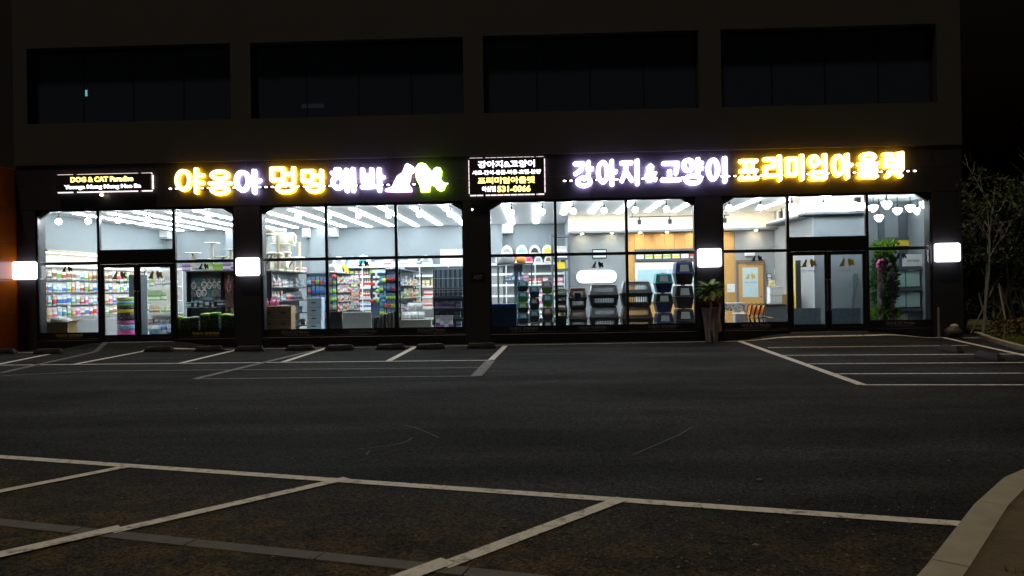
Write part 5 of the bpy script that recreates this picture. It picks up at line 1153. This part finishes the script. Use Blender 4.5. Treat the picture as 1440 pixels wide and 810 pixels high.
# wood door and frames on the grey wall
a, b, c, e = P2(1037, 365, 1076, 435, 5.4); t_ = thing('wood_door', 'wooden interior door with frosted glass bearing the cat and dog emblem', 'door', ((a+b)/2, 5.45, ZF))
MB().box(a, a+.07, 5.42, 5.499, ZF, e).box(b-.07, b, 5.42, 5.499, ZF, e).box(a+.07, b-.07, 5.42, 5.499, e-.12, e).build('frame', mat('door_frame', (.16, .12, .09), .6), t_); MB().box(a+.075, b-.075, 5.45, 5.498, ZF, e-.125).build('leaf', M_WOOD, t_)
g0, g1, g2_, g3 = P2(1045, 376, 1066, 418, 5.42); pn = MB().box(g0, g1, 5.438, 5.449, g2_, g3).build('frosted_pane', mat('frost_blue', (.48, .62, .66), .5), t_); logo((g0+g1)/2, g2_+.68, .20, 5.436, M_GOLD, pn); lettering('야옹아 멍멍해봐', (g0+g1)/2, 5.435, g2_+.52, .45, .06, M_GREYT, pn, .01)
MB().tube((b-.16, 5.40, 1.2), (b-.16, 5.449, 1.2), .025).build('knob', M_STEEL, t_)
a, b, c, e = P2(1048, 352, 1062, 360, 5.4); t_ = thing('emergency_light', 'white box light on the grey wall over the wood door', 'light', ((a+b)/2, 5.4, c)); MB().bbox(a, b, 5.40, 5.499, c, e, .01).build('casing', M_WHITEP, t_); MB().box(a+.05, b-.05, 5.39, 5.399, c+.03, e-.05).build('lens', mat('milk_lens', (.8, .8, .8), .3), t_)
for px, py, s, lb in ((1082, 389.5, .11, 'small black framed picture beside the wood door'), (1092, 382, .085, 'tiny pale framed picture on the grey wall above the black framed one')):
    q = P(px, py, 5.45); t_ = thing('picture_frame', lb, 'picture', (q.x, 5.48, q.z-s)); MB().box(q.x-s*.8, q.x+s*.8, 5.475, 5.499, q.z-s*1.2, q.z+s*1.2).build('frame', M_FRAME if s > .1 else M_CREAM, t_); MB().box(q.x-s*.6, q.x+s*.6, 5.470, 5.4745, q.z-s, q.z+s).build('picture', printed(C['white'], C['grey'], 3), t_)
a, b, c, e = P2(1024, 399, 1034.5, 411, 5.4); tag(MB().box(a, b, 5.515, 5.534, c, e).build('notice_sheet', M_WHITEP), 'plain white notice sheet on the wood wall beside the door', 'notice')
# counter, boxes, chairs
a, b, c, e = P2(1076, 428, 1108, 455, 2.2); t_ = thing('dark_counter', 'dark grey counter under the white boxes', 'counter', ((a+b)/2, 2.5, ZF)); MB().bbox(a, b, 2.2, 2.8, ZF, e-.03, .01).build('body', M_DGREY, t_); MB().bbox(a-.03, b+.03, 2.17, 2.83, e-.029, e, .008).build('top', M_FRAME, t_)
for i, (px0, py0, px1, py1, c_, lb) in enumerate(((1083, 414.5, 1100, 428, 'white', 'white bin box on the dark counter, the lower of two'), (1083, 403, 1101, 414.5, 'white', 'white bin box stacked upper on the dark counter'))):
    x0, x1, _, z1 = P2(px0, py0, px1, py1, 2.3); zz0 = e+.001 if i == 0 else pz+.001; pz = z1
    t_ = thing('storage_bin', lb, 'bin', ((x0+x1)/2, 2.45, zz0)); MB().bbox(x0, x1, 2.3, 2.65, zz0, z1-.03, .02).build('body', M_WHITEP, t_); MB().bbox(x0-.01, x1+.01, 2.29, 2.66, z1-.029, z1, .01).build('lid', M_WHITEP, t_)
x0, x1, z0_, z1_ = P2(1083, 393, 1092, 403, 2.3); tag(inst('yellow_pack', BAG, duo('yellow', 'white', 2), ((x0+x1)/2, 2.45, pz+.001), 0, ((x1-x0)/.18, 1.5, (z1_-z0_)/.28)), 'bright yellow pack on top of the white bins', 'pack')
a, b, c, e = P2(1016, 426, 1050, 455, 1.6); t_ = thing('cloth_table', 'table with a black and white patterned cloth behind the plant pillar', 'table', ((a+b)/2, 1.9, ZF)); MB().bbox(a, b, 1.6, 2.3, e-.04, e, .01).build('top', M_WHITEP, t_)
def cloth_mat():
    m = bpy.data.materials.new('patterned_cloth'); m.use_nodes = True; t = m.node_tree; b_ = t.nodes['Principled BSDF']; tc = t.nodes.new('ShaderNodeTexCoord'); v = t.nodes.new('ShaderNodeTexVoronoi'); v.inputs['Scale'].default_value = 14; r = t.nodes.new('ShaderNodeValToRGB'); r.color_ramp.interpolation = 'CONSTANT'; r.color_ramp.elements[0].color = (.05, .05, .05, 1); r.color_ramp.elements[1].position = .33; r.color_ramp.elements[1].color = (.6, .6, .6, 1)
    t.links.new(tc.outputs['Object'], v.inputs[0]); t.links.new(v.outputs['Distance'], r.inputs[0]); t.links.new(r.outputs[0], b_.inputs['Base Color']); return m
mb = MB(); n = 24
for i in range(n+1): x = a-.01+(b-a+.02)*i/n; y = 1.585+.012*math.sin(i*1.9); mb.v += [(x, y, e-.24), (x, 1.592, e+.004)]
mb.f = [(2*i, 2*i+2, 2*i+3, 2*i+1) for i in range(n)]; mb.build('cloth_front', cloth_mat(), t_)
for x in (a+.05, b-.05):
    for y in (1.65, 2.25): MB().tube((x, y, ZF), (x, y, e-.04), .02).build('leg', M_STEEL, t_)
x0, x1, z0_, z1_ = P2(1031, 440, 1049, 454, 1.45); t_ = thing('clear_bin', 'pale plastic bin standing below the patterned cloth', 'bin', ((x0+x1)/2, 1.5, ZF)); MB().bbox(x0, x1, 1.2, 1.5, ZF, z1_-.03, .02).build('body', mat('pale_bin', (.45, .52, .55), .3), t_); MB().bbox(x0-.01, x1+.01, 1.19, 1.51, z1_-.029, z1_, .01).build('lid', M_WHITEP, t_)
SM = solid('orange')
for i in range(4):
    x = P(1053+6.2*i, 440, 1.0).x; t_ = thing('stacking_chair', 'black framed orange chair in the nested row by the entrance, %s from the cloth table' % ['first', 'second', 'third', 'fourth'][i], 'chair', (x, 1.1, ZF), 'nested orange chairs')
    for y in (.85, 1.25):
        MB().path([(x+.30, y, ZF+.02), (x+.02, y, ZF+.22), (x-.03, y, ZF+.45), (x+.06, y, ZF+.82), (x+.20, y, ZF+.86)], .013, 6).build('side_frame', M_FRAME, t_); MB().path([(x-.03, y, ZF+.45), (x+.02, y, ZF)], .013, 6).build('leg', M_FRAME, t_)
    MB().add([(x+.00, .86, ZF+.50), (x+.00, 1.24, ZF+.50), (x+.07, 1.24, ZF+.80), (x+.07, .86, ZF+.80), (x+.025, .86, ZF+.50), (x+.025, 1.24, ZF+.50), (x+.095, 1.24, ZF+.80), (x+.095, .86, ZF+.80)], [(0, 3, 2, 1), (4, 5, 6, 7), (0, 1, 5, 4), (2, 3, 7, 6), (0, 4, 7, 3), (1, 2, 6, 5)]).build('backrest', SM, t_)
    MB().bbox(x+.0, x+.30, .86, 1.24, ZF+.40, ZF+.43, .01).build('seat', SM, t_)
a, b, _, _ = P2(1136, 414, 1154, 452, 2.6); z1_ = P(1145, 413, 2.6).z; tag(inst('tan_box', BOX, M_WOOD, (min((a+b)/2, 10.25), 2.9, ZF), 0, (.5, .5, z1_-ZF)), 'tan box seen through the left leaf of the right hand door', 'box')
t_ = thing('yellow_strip_stand', 'narrow stand with a yellow edge beside the right hand door', 'stand', (P(1119, 440, 1.2).x, 1.2, ZF)); x = P(1120, 440, 1.2).x; MB().box(x, x+.16, 1.2, 1.3, ZF, 2.4).build('panel', M_DGREY, t_); MB().box(x-.016, x-.002, 1.19, 1.3, ZF, 2.4).build('edge', solid('yellow'), t_)
M_SCREEN = cloth('frosted_screen_film', (.22, .26, .29), tr=.75)
# frosted band on the right hand door, leaning ladder behind
for px0, px1 in ((1117, 1156), (1169, 1212)):
    x0, x1, z0_, z1_ = P2(px0, 433, px1, 456, .1); t_ = thing('frosted_screen', 'low grey blue screen behind the %s leaf of the right hand door' % ('left' if px0 < 1150 else 'right'), 'screen', ((x0+x1)/2, .2, ZF)); MB().box(x0, x1, .20, .215, ZF+.03, z1_).build('panel', M_SCREEN, t_)
    for x in (x0+.08, x1-.08): MB().box(x-.03, x+.03, .17, .30, ZF, ZF+.03).build('foot', M_FRAME, t_)
t_ = thing('leaning_board', 'dark narrow board leaning behind the right leaf of the right hand door', 'board', (P(1200, 440, 1.2).x, 1.2, ZF)); p0 = P(1197, 440, 1.2); p1 = P(1209, 385, 1.2)
MB().add([(p0.x-.06, 1.2, ZF), (p0.x+.06, 1.2, ZF), (p1.x+.06, 1.5, p1.z), (p1.x-.06, 1.5, p1.z), (p0.x-.06, 1.25, ZF), (p0.x+.06, 1.25, ZF), (p1.x+.06, 1.55, p1.z), (p1.x-.06, 1.55, p1.z)], [(0, 1, 2, 3), (4, 7, 6, 5), (0, 4, 5, 1), (2, 6, 7, 3), (1, 5, 6, 2), (0, 3, 7, 4)]).build('board', mat('board_slate', (.10, .14, .16), .5), t_)

# --- right corner: wall strips, yellow sign, glass shelving, wreath
for px0, px1 in ((1236, 1244), (1265, 1276), (1296, 1304)):
    x0, x1, _, _ = P2(px0, 300, px1, 340, 2.85); structure(MB().box(x0, x1, 2.86, 2.899, ZF, ZC-.4).build('dark_wall_strip', M_DGREY))
x0, x1, z0_, z1_ = P2(1243, 337, 1294, 346, 2.7); t_ = thing('yellow_sign', 'yellow strip sign with dark top on the corner wall above the wreath', 'sign', ((x0+x1)/2, 2.8, z0_)); MB().box(x0, x1, 2.80, 2.855, z0_, z1_).build('face', solid('yellow'), t_); MB().box(x0, x1, 2.78, 2.855, z1_+.001, z1_+.10).build('cap', M_DGREY, t_)
x0, x1 = P(1255, 400, 1.9).x, P(1303, 400, 1.9).x; x1 = min(x1, 14.25)
t_ = thing('glass_shelving', 'green tinted glass display shelving beside the flower wreath', 'shelving', ((x0+x1)/2, 2.1, ZF)); M_GG = mat('green_glass', (.42, .60, .56), .15)
for py in (377, 407, 436): z = P(1280, py, 1.9).z; MB().box(x0, x1, 1.9, 2.4, z-.04, z+.06).build('shelf_edge', M_DGREY, t_)
for py0, py1 in ((379, 405), (409, 434)):
    za, zb = P(1280, py1, 1.95).z+.05, P(1280, py0, 1.95).z-.05
    for i in range(2): w_ = (x1-x0)/2; MB().box(x0+w_*i+.02, x0+w_*(i+1)-.02, 1.97, 1.99, za, zb).build('glass_panel', M_GG, t_)
MB().box(x0, x0+.5, 1.95, 2.35, ZF, P(1280, 437, 1.9).z-.05).build('base_box', solid('grey'), t_); MB().box(x0+.52, x1, 1.95, 2.35, ZF, P(1280, 437, 1.9).z-.05).build('base_cabinet', M_DGREY, t_)
x0_, x1_, z0_, z1_ = P2(1270, 357, 1302, 374, 1.95); t_ = thing('emblem_card', 'white wide card with small dark lettering above the glass shelving', 'card', ((x0_+x1_)/2, 2.0, z0_)); MB().box(x0_, x1_, 1.98, 2.0, z0_-.03, z1_).build('sheet', M_WHITEP, t_); lettering('야옹아 멍멍해봐', (x0_+x1_)/2-.03, 1.976, z0_+.12, .4, .09, M_DGREY, t_, .01)
# foliage helper
def leaves(mb, c, rx, ry, rz, n, sz, r, up=.3, shell=.35):
    for _ in range(n):
        u = Vector((r.gauss(0, 1), r.gauss(0, 1), r.gauss(0, 1))).normalized()*(shell+(1-shell)*r.random()**.5)
        p = Vector((c[0]+u.x*rx, c[1]+u.y*ry, c[2]+u.z*rz)); d = Vector((u.x+r.uniform(-.6, .6), u.y+r.uniform(-.6, .6), u.z+up+r.uniform(-.6, .6))).normalized()
        s = d.cross(Vector((r.uniform(-1, 1), r.uniform(-1, 1), r.uniform(-1, 1)))).normalized()*sz*r.uniform(.18, .32); L = sz*r.uniform(.6, 1.3)
        mb.add([p, p+d*L*.5+s, p+d*L, p+d*L*.5-s], [(0, 1, 2, 3)])
M_LEAFD = cloth('leaf_dark', (.05, .12, .03)); M_LEAFL = cloth('leaf_light', (.13, .25, .04))
wx = P(1246, 400, .55).x; RW = random.Random(3)
t_ = thing('flower_wreath', 'tall green congratulation wreath with pink bow and two lettered ribbons', 'wreath', (wx, .6, ZF))
for dx in (-.22, .22): MB().tube((wx+dx, .55, ZF), (wx+dx*.4, .65, 1.9), .018).build('stand_leg', M_WOOD, t_)
MB().tube((wx, .95, ZF), (wx, .66, 1.9), .018).build('stand_leg', M_WOOD, t_)
mb = MB(); leaves(mb, (wx, .65, 1.65), .36, .16, 1.05, 900, .17, RW); mb.build('foliage', M_LEAFD, t_); mb = MB(); leaves(mb, (wx-.05, .62, .62), .42, .18, .28, 260, .2, RW); mb.build('lower_leaves', M_LEAFL, t_)
mb = MB(); leaves(mb, (wx+.02, .62, 2.72), .36, .14, .22, 200, .15, RW); mb.build('top_leaves', M_LEAFL, t_)
mb = MB()
for i in range(9): mb.ell((wx-.16+.1*math.cos(i*.7), .46, 2.18+.13*math.sin(i*.7)), .07, .05, .07, 7, 5)
mb.build('bow', solid('pink'), t_, True)
M_RIB = cloth('lilac_ribbon', (.58, .40, .56))
for dx, zz in ((-.24, 2.15), (.13, 2.1)):
    R = [(wx+dx-.075+.012*math.sin(i), .44+.01*math.sin(i*1.3), zz-i*.19) for i in range(10)]; mb = MB()
    for p in R: mb.v += [p, (p[0]+.15, p[1], p[2])]
    mb.f = [(2*i, 2*i+2, 2*i+3, 2*i+1) for i in range(9)]; rb = mb.build('ribbon', M_RIB, t_)
    for k, ch in enumerate('축개업' if dx > 0 else '축발전'): lettering(ch, wx+dx, .422, zz-.5-.45*k, .10, .12, M_DECAL, rb, .01)
# --- outdoor pot plant before the third lamp pillar
q = G(1001, 478); px_, py_ = q.x, max(q.y, -.75); py_ = -.55; px_ = P(1001, 478, py_).x; RW = random.Random(5)
t_ = thing('potted_plant', 'leafy palm in a paper wrapped pot with red bow and pale ribbons', 'plant', (px_, py_, 0))
MB().lathe([(.17, 0), (.18, .02), (.25, .72), (.29, .95), (.31, 1.0), (.26, .98)], (px_, py_, .0), 14).build('wrapped_pot', mat('lilac_paper', (.36, .31, .335), .6, bump=.8, bs=9), t_)
MB().ell((px_+.02, py_-.18, 1.28), .20, .15, .22, 10, 7).ell((px_-.1, py_-.2, 1.2), .13, .12, .15).ell((px_+.14, py_-.2, 1.18), .12, .12, .16).build('red_bow', mat('red_cloth', (.22, .05, .04), .7), t_, True)
for dx in (-.1, .16):
    mb = MB()
    for i in range(9): x = px_+dx+.02*math.sin(i*1.1); mb.v += [(x-.03, py_-.30-.01*math.sin(i), 1.2-.11*i), (x+.04, py_-.31, 1.2-.11*i)]
    mb.f = [(2*i, 2*i+2, 2*i+3, 2*i+1) for i in range(8)]; mb.build('ribbon', cloth('pale_ribbon', (.36, .25, .26)), t_)
MB().tube((px_, py_, .95), (px_, py_, 1.6), .03, .02).build('stem', mat('bark', (.10, .07, .04), .9), t_)
mb = MB()
for i in range(110):                                             # arching palm fronds
    an = RW.random()*6.28; L = RW.uniform(.25, .55); up = RW.uniform(-.1, 1.1); base = Vector((px_, py_, 1.45+RW.uniform(-.1, .15))); prev = base; dr = Vector((math.cos(an), math.sin(an)*.6, up)).normalized()
    for k in range(6):
        cur = prev+dr*L/6; dr = (dr+Vector((0, 0, -.16))).normalized(); side = dr.cross(Vector((0, 0, 1))).normalized()
        for s in (-1, 1): e_ = cur+side*s*.11*(1-abs(k-2.5)/4)+dr*.06; mb.add([prev, cur, e_], [(0, 1, 2)])
        prev = cur
mb.build('fronds', mat('palm_leaf', (.13, .26, .04), .5, var=.4), t_)
# post and bag at the end pillar
q = G(1316, 470); t_ = thing('pale_post', 'short pale post standing at the foot of the end pillar', 'post', (13.62, -.25, 0)); MB().lathe([(.04, 0), (.035, .02), (.03, .85), (.02, .9)], (13.62, -.25, 0), 8).build('shaft', mat('weathered', (.20, .19, .17), .8), t_); MB().lathe([(.07, 0), (.06, .04)], (13.62, -.25, .0), 10).build('foot', M_CONC, t_)
t_ = thing('rubbish_bag', 'small dark bag with pale paper at the foot of the end pillar', 'bag', (14.0, -.3, 0)); MB().ell((14.0, -.3, .16), .26, .2, .17, 10, 7).build('sack', mat('bag_dark', (.05, .045, .045), .6, bump=.8, bs=10), t_, True); MB().ell((14.02, -.34, .33), .13, .1, .08, 8, 5).build('paper', mat('crumple', (.4, .38, .36), .8, bump=.8, bs=14), t_)
tag(MB().bbox(14.15, 14.55, -.75, -.55, .005, .02, .004).build('flat_card', M_KERB), 'pale flat card lying on the asphalt beside the dark bag', 'card')

# ------------------------------------------------------------------ trees by the building
M_BARK = mat('grey_bark', (.30, .28, .24), .9, var=.4, ns=14, bump=.6, bs=30); M_FOL = mat('night_foliage', (.040, .066, .026), .65, var=.55, ns=2.5); M_FOL2 = mat('night_foliage_olive', (.055, .07, .022), .65, var=.5, ns=2.5); M_STAKE = mat('stake_wood', (.28, .24, .18), .85)
def tree(x, y, h, spread, stems, clumps, lsz, m, label, seed, name='young_tree', low=.35, needle=False):
    r = random.Random(seed); t_ = thing(name, label, 'tree', (x, y, .06), 'trees beside the building'); tips = []; mb = MB()
    def limb(p, d, L, rad, lv):
        n = 5; prev = p
        for k in range(n):
            d = (d+Vector((r.uniform(-.12, .12), r.uniform(-.12, .12), r.uniform(0, .06)))).normalized(); d = Vector((abs(d.x)*.6, d.y, d.z)).normalized() if prev.x < 15.0 and d.x < 0 else d; cur = prev+d*L/n; mb.tube(prev, cur, rad*(1-k/n*.55), rad*(1-(k+1)/n*.55), 6)
            if lv > 0 and k >= 1:
                for _ in range(1 if lv > 1 else 2):
                    a = r.random()*6.28; limb(cur, (d+Vector((math.cos(a), math.sin(a), r.uniform(-.1, .4)))*.9).normalized(), L*r.uniform(.28, .5), rad*.42, lv-1)
            prev = cur
            if h*low < prev.z < h*1.02: tips.append(prev)
    for s in range(stems):
        a = 6.28*s/stems+r.random(); limb(Vector((x+.06*math.cos(a), y+.06*math.sin(a), .0)), Vector((math.cos(a)*spread, math.sin(a)*spread, 1)).normalized(), h*r.uniform(.82, 1), .045 if stems > 1 else .06, 2)
    mb.build('trunk', M_BARK, t_)
    cr = MB(); r.shuffle(tips)
    for p in tips[:clumps]: leaves(cr, p, .22*h/4, .22*h/4, .16*h/4, 26, lsz, r, .1, .0)
    cr.build('crown', m, t_); return t_
def stakes(x, y, lab):
    for i, a in enumerate((.4, 2.5, 4.6)):
        p = Vector((x+.75*math.cos(a), y+.6*math.sin(a), .05)); q = Vector((x+.06*math.cos(a), y+.06*math.sin(a), 1.55))
        t2 = thing('tree_stake', 'slanted pale wooden stake propping the %s, %s' % (lab, ['first of three', 'second of three', 'third of three'][i]), 'stake', p, 'stakes propping the trees'); MB().tube(p, q, .028, .025, 7).build('pole', M_STAKE, t2); MB().tube(q+Vector((0, 0, -.09)), q+Vector((0, 0, -.02)), .04, .04, 8).build('tie', M_RUBBER, t2)
a = P(1404, 470, .3); b = P(1372, 470, -.2); c = P(1432, 470, 1.2)
def slender_tree():
    t_ = thing('young_tree', 'slender pale barked tree with forked limbs and a thin open crown', 'tree', (a.x, .3, .06), 'trees beside the building'); r = random.Random(11); mb = MB(); tips = []
    def run(pts, r0, r1, dy=0.0):
        W = [P(x, y, .3+dy*k/(len(pts)-1)) for k, (x, y) in enumerate(pts)]
        for k in range(len(W)-1): mb.tube(W[k], W[k+1], r0+(r1-r0)*k/(len(W)-1), r0+(r1-r0)*(k+1)/(len(W)-1), 7)
        return W
    run([(1382, 472), (1385, 440), (1387, 400), (1388, 366), (1391, 330), (1396, 292), (1399, 262)], .045, .014); run([(1386, 430), (1391, 380), (1392, 340), (1389, 300), (1388, 275)], .03, .010, -.3)
    ends = []
    for pts, dy in (([(1388, 366), (1402, 345), (1415, 325), (1428, 298), (1437, 276)], .5), ([(1390, 338), (1382, 318), (1372, 306), (1366, 290), (1361, 272)], -.4), ([(1392, 325), (1400, 305), (1412, 285), (1420, 262)], .6), ([(1394, 305), (1386, 285), (1380, 262), (1378, 246)], .3), ([(1396, 295), (1404, 275), (1408, 252)], -.4), ([(1387, 395), (1378, 372), (1372, 350)], .3), ([(1396, 352), (1406, 338), (1409, 318)], -.3)):
        W = run(pts, .018, .006, dy); ends += W[len(W)//2:]
        for q in W[1:]:
            for _ in range(2):
                d = Vector((r.uniform(-1, 1), r.uniform(-1, 1), r.uniform(.1, 1))).normalized()*r.uniform(.15, .4); mb.tube(q, q+d, .006, .003, 5); ends.append(q+d)
    mb.build('trunk', M_BARK, t_); cr = MB()
    for q in ends:
        if q.z > 3.3: leaves(cr, q, .24, .24, .17, 15, .12, r, .1, .0)
        elif r.random() < .3: leaves(cr, q, .2, .2, .15, 8, .11, r, .1, .0)
    cr.build('crown', M_FOL2, t_)
slender_tree()
tree(b.x+.55, 1.5, 2.9, .34, 4, 210, .13, M_FOL, 'dense dark green young tree close against the end pillar', 12, low=.12)
tree(c.x, 1.2, 4.6, .2, 2, 55, .17, M_FOL, 'dark leafy tree behind the slender pale barked one', 13, low=.2)
tree(P(1475, 470, 2.5).x, 2.5, 5.2, .2, 2, 60, .18, M_FOL, 'dark tree at the far side of the lawn', 14, low=.2)
tree(P(1400, 470, 2.6).x, 2.8, 4.4, .3, 3, 60, .18, M_FOL, 'dark bushy tree set back beside the building wall', 15, low=.1)
stakes(a.x, .3, 'slender pale barked tree'); stakes(c.x, 1.2, 'dark leafy tree behind it')
RW = random.Random(8); hx = P(1418, 470, -1.6).x
for i in range(3):
    t_ = thing('hedge_shrub', 'low clipped olive shrub on the lawn, %s' % ['nearest the end pillar', 'middle of three', 'farthest from the end pillar'][i], 'shrub', (hx+.55*i, -1.6, .06), 'low shrubs on the lawn'); x = hx-.1+.62*i
    mb = MB(); leaves(mb, (x, -1.6+.1*i, .33), .38, .34, .30, 520, .10, RW, .2, .25); mb.build('foliage', mat('hedge_leaf', (.12, .10, .035), .7, var=.4), t_); MB().tube((x, -1.6+.1*i, .05), (x, -1.6+.1*i, .35), .03, .02, 6).build('stem', M_BARK, t_)

# near-black leafy backdrop, added to stand for the unlit dark beyond the lawn
RW = random.Random(31); mb = MB()
for i in range(80):
    x = RW.uniform(16.5, 48); y = RW.uniform(9, 16); h = RW.uniform(1.0, 3.4); leaves(mb, (x, y, h*.55), 1.5, 1.1, h*.55, 70, .55, RW, .2, .1)
for i in range(60):
    x = RW.uniform(15.5, 40); y = RW.uniform(8, 11); leaves(mb, (x, y, .7), 1.3, .9, .8, 60, .4, RW, .2, .1)
o = mb.build('backdrop', mat('unlit_foliage', (.010, .013, .008), .9)); o['kind'] = 'stuff'; tag(o, 'near-black leafy mass added beyond the lawn to stand for the night dark', 'backdrop')
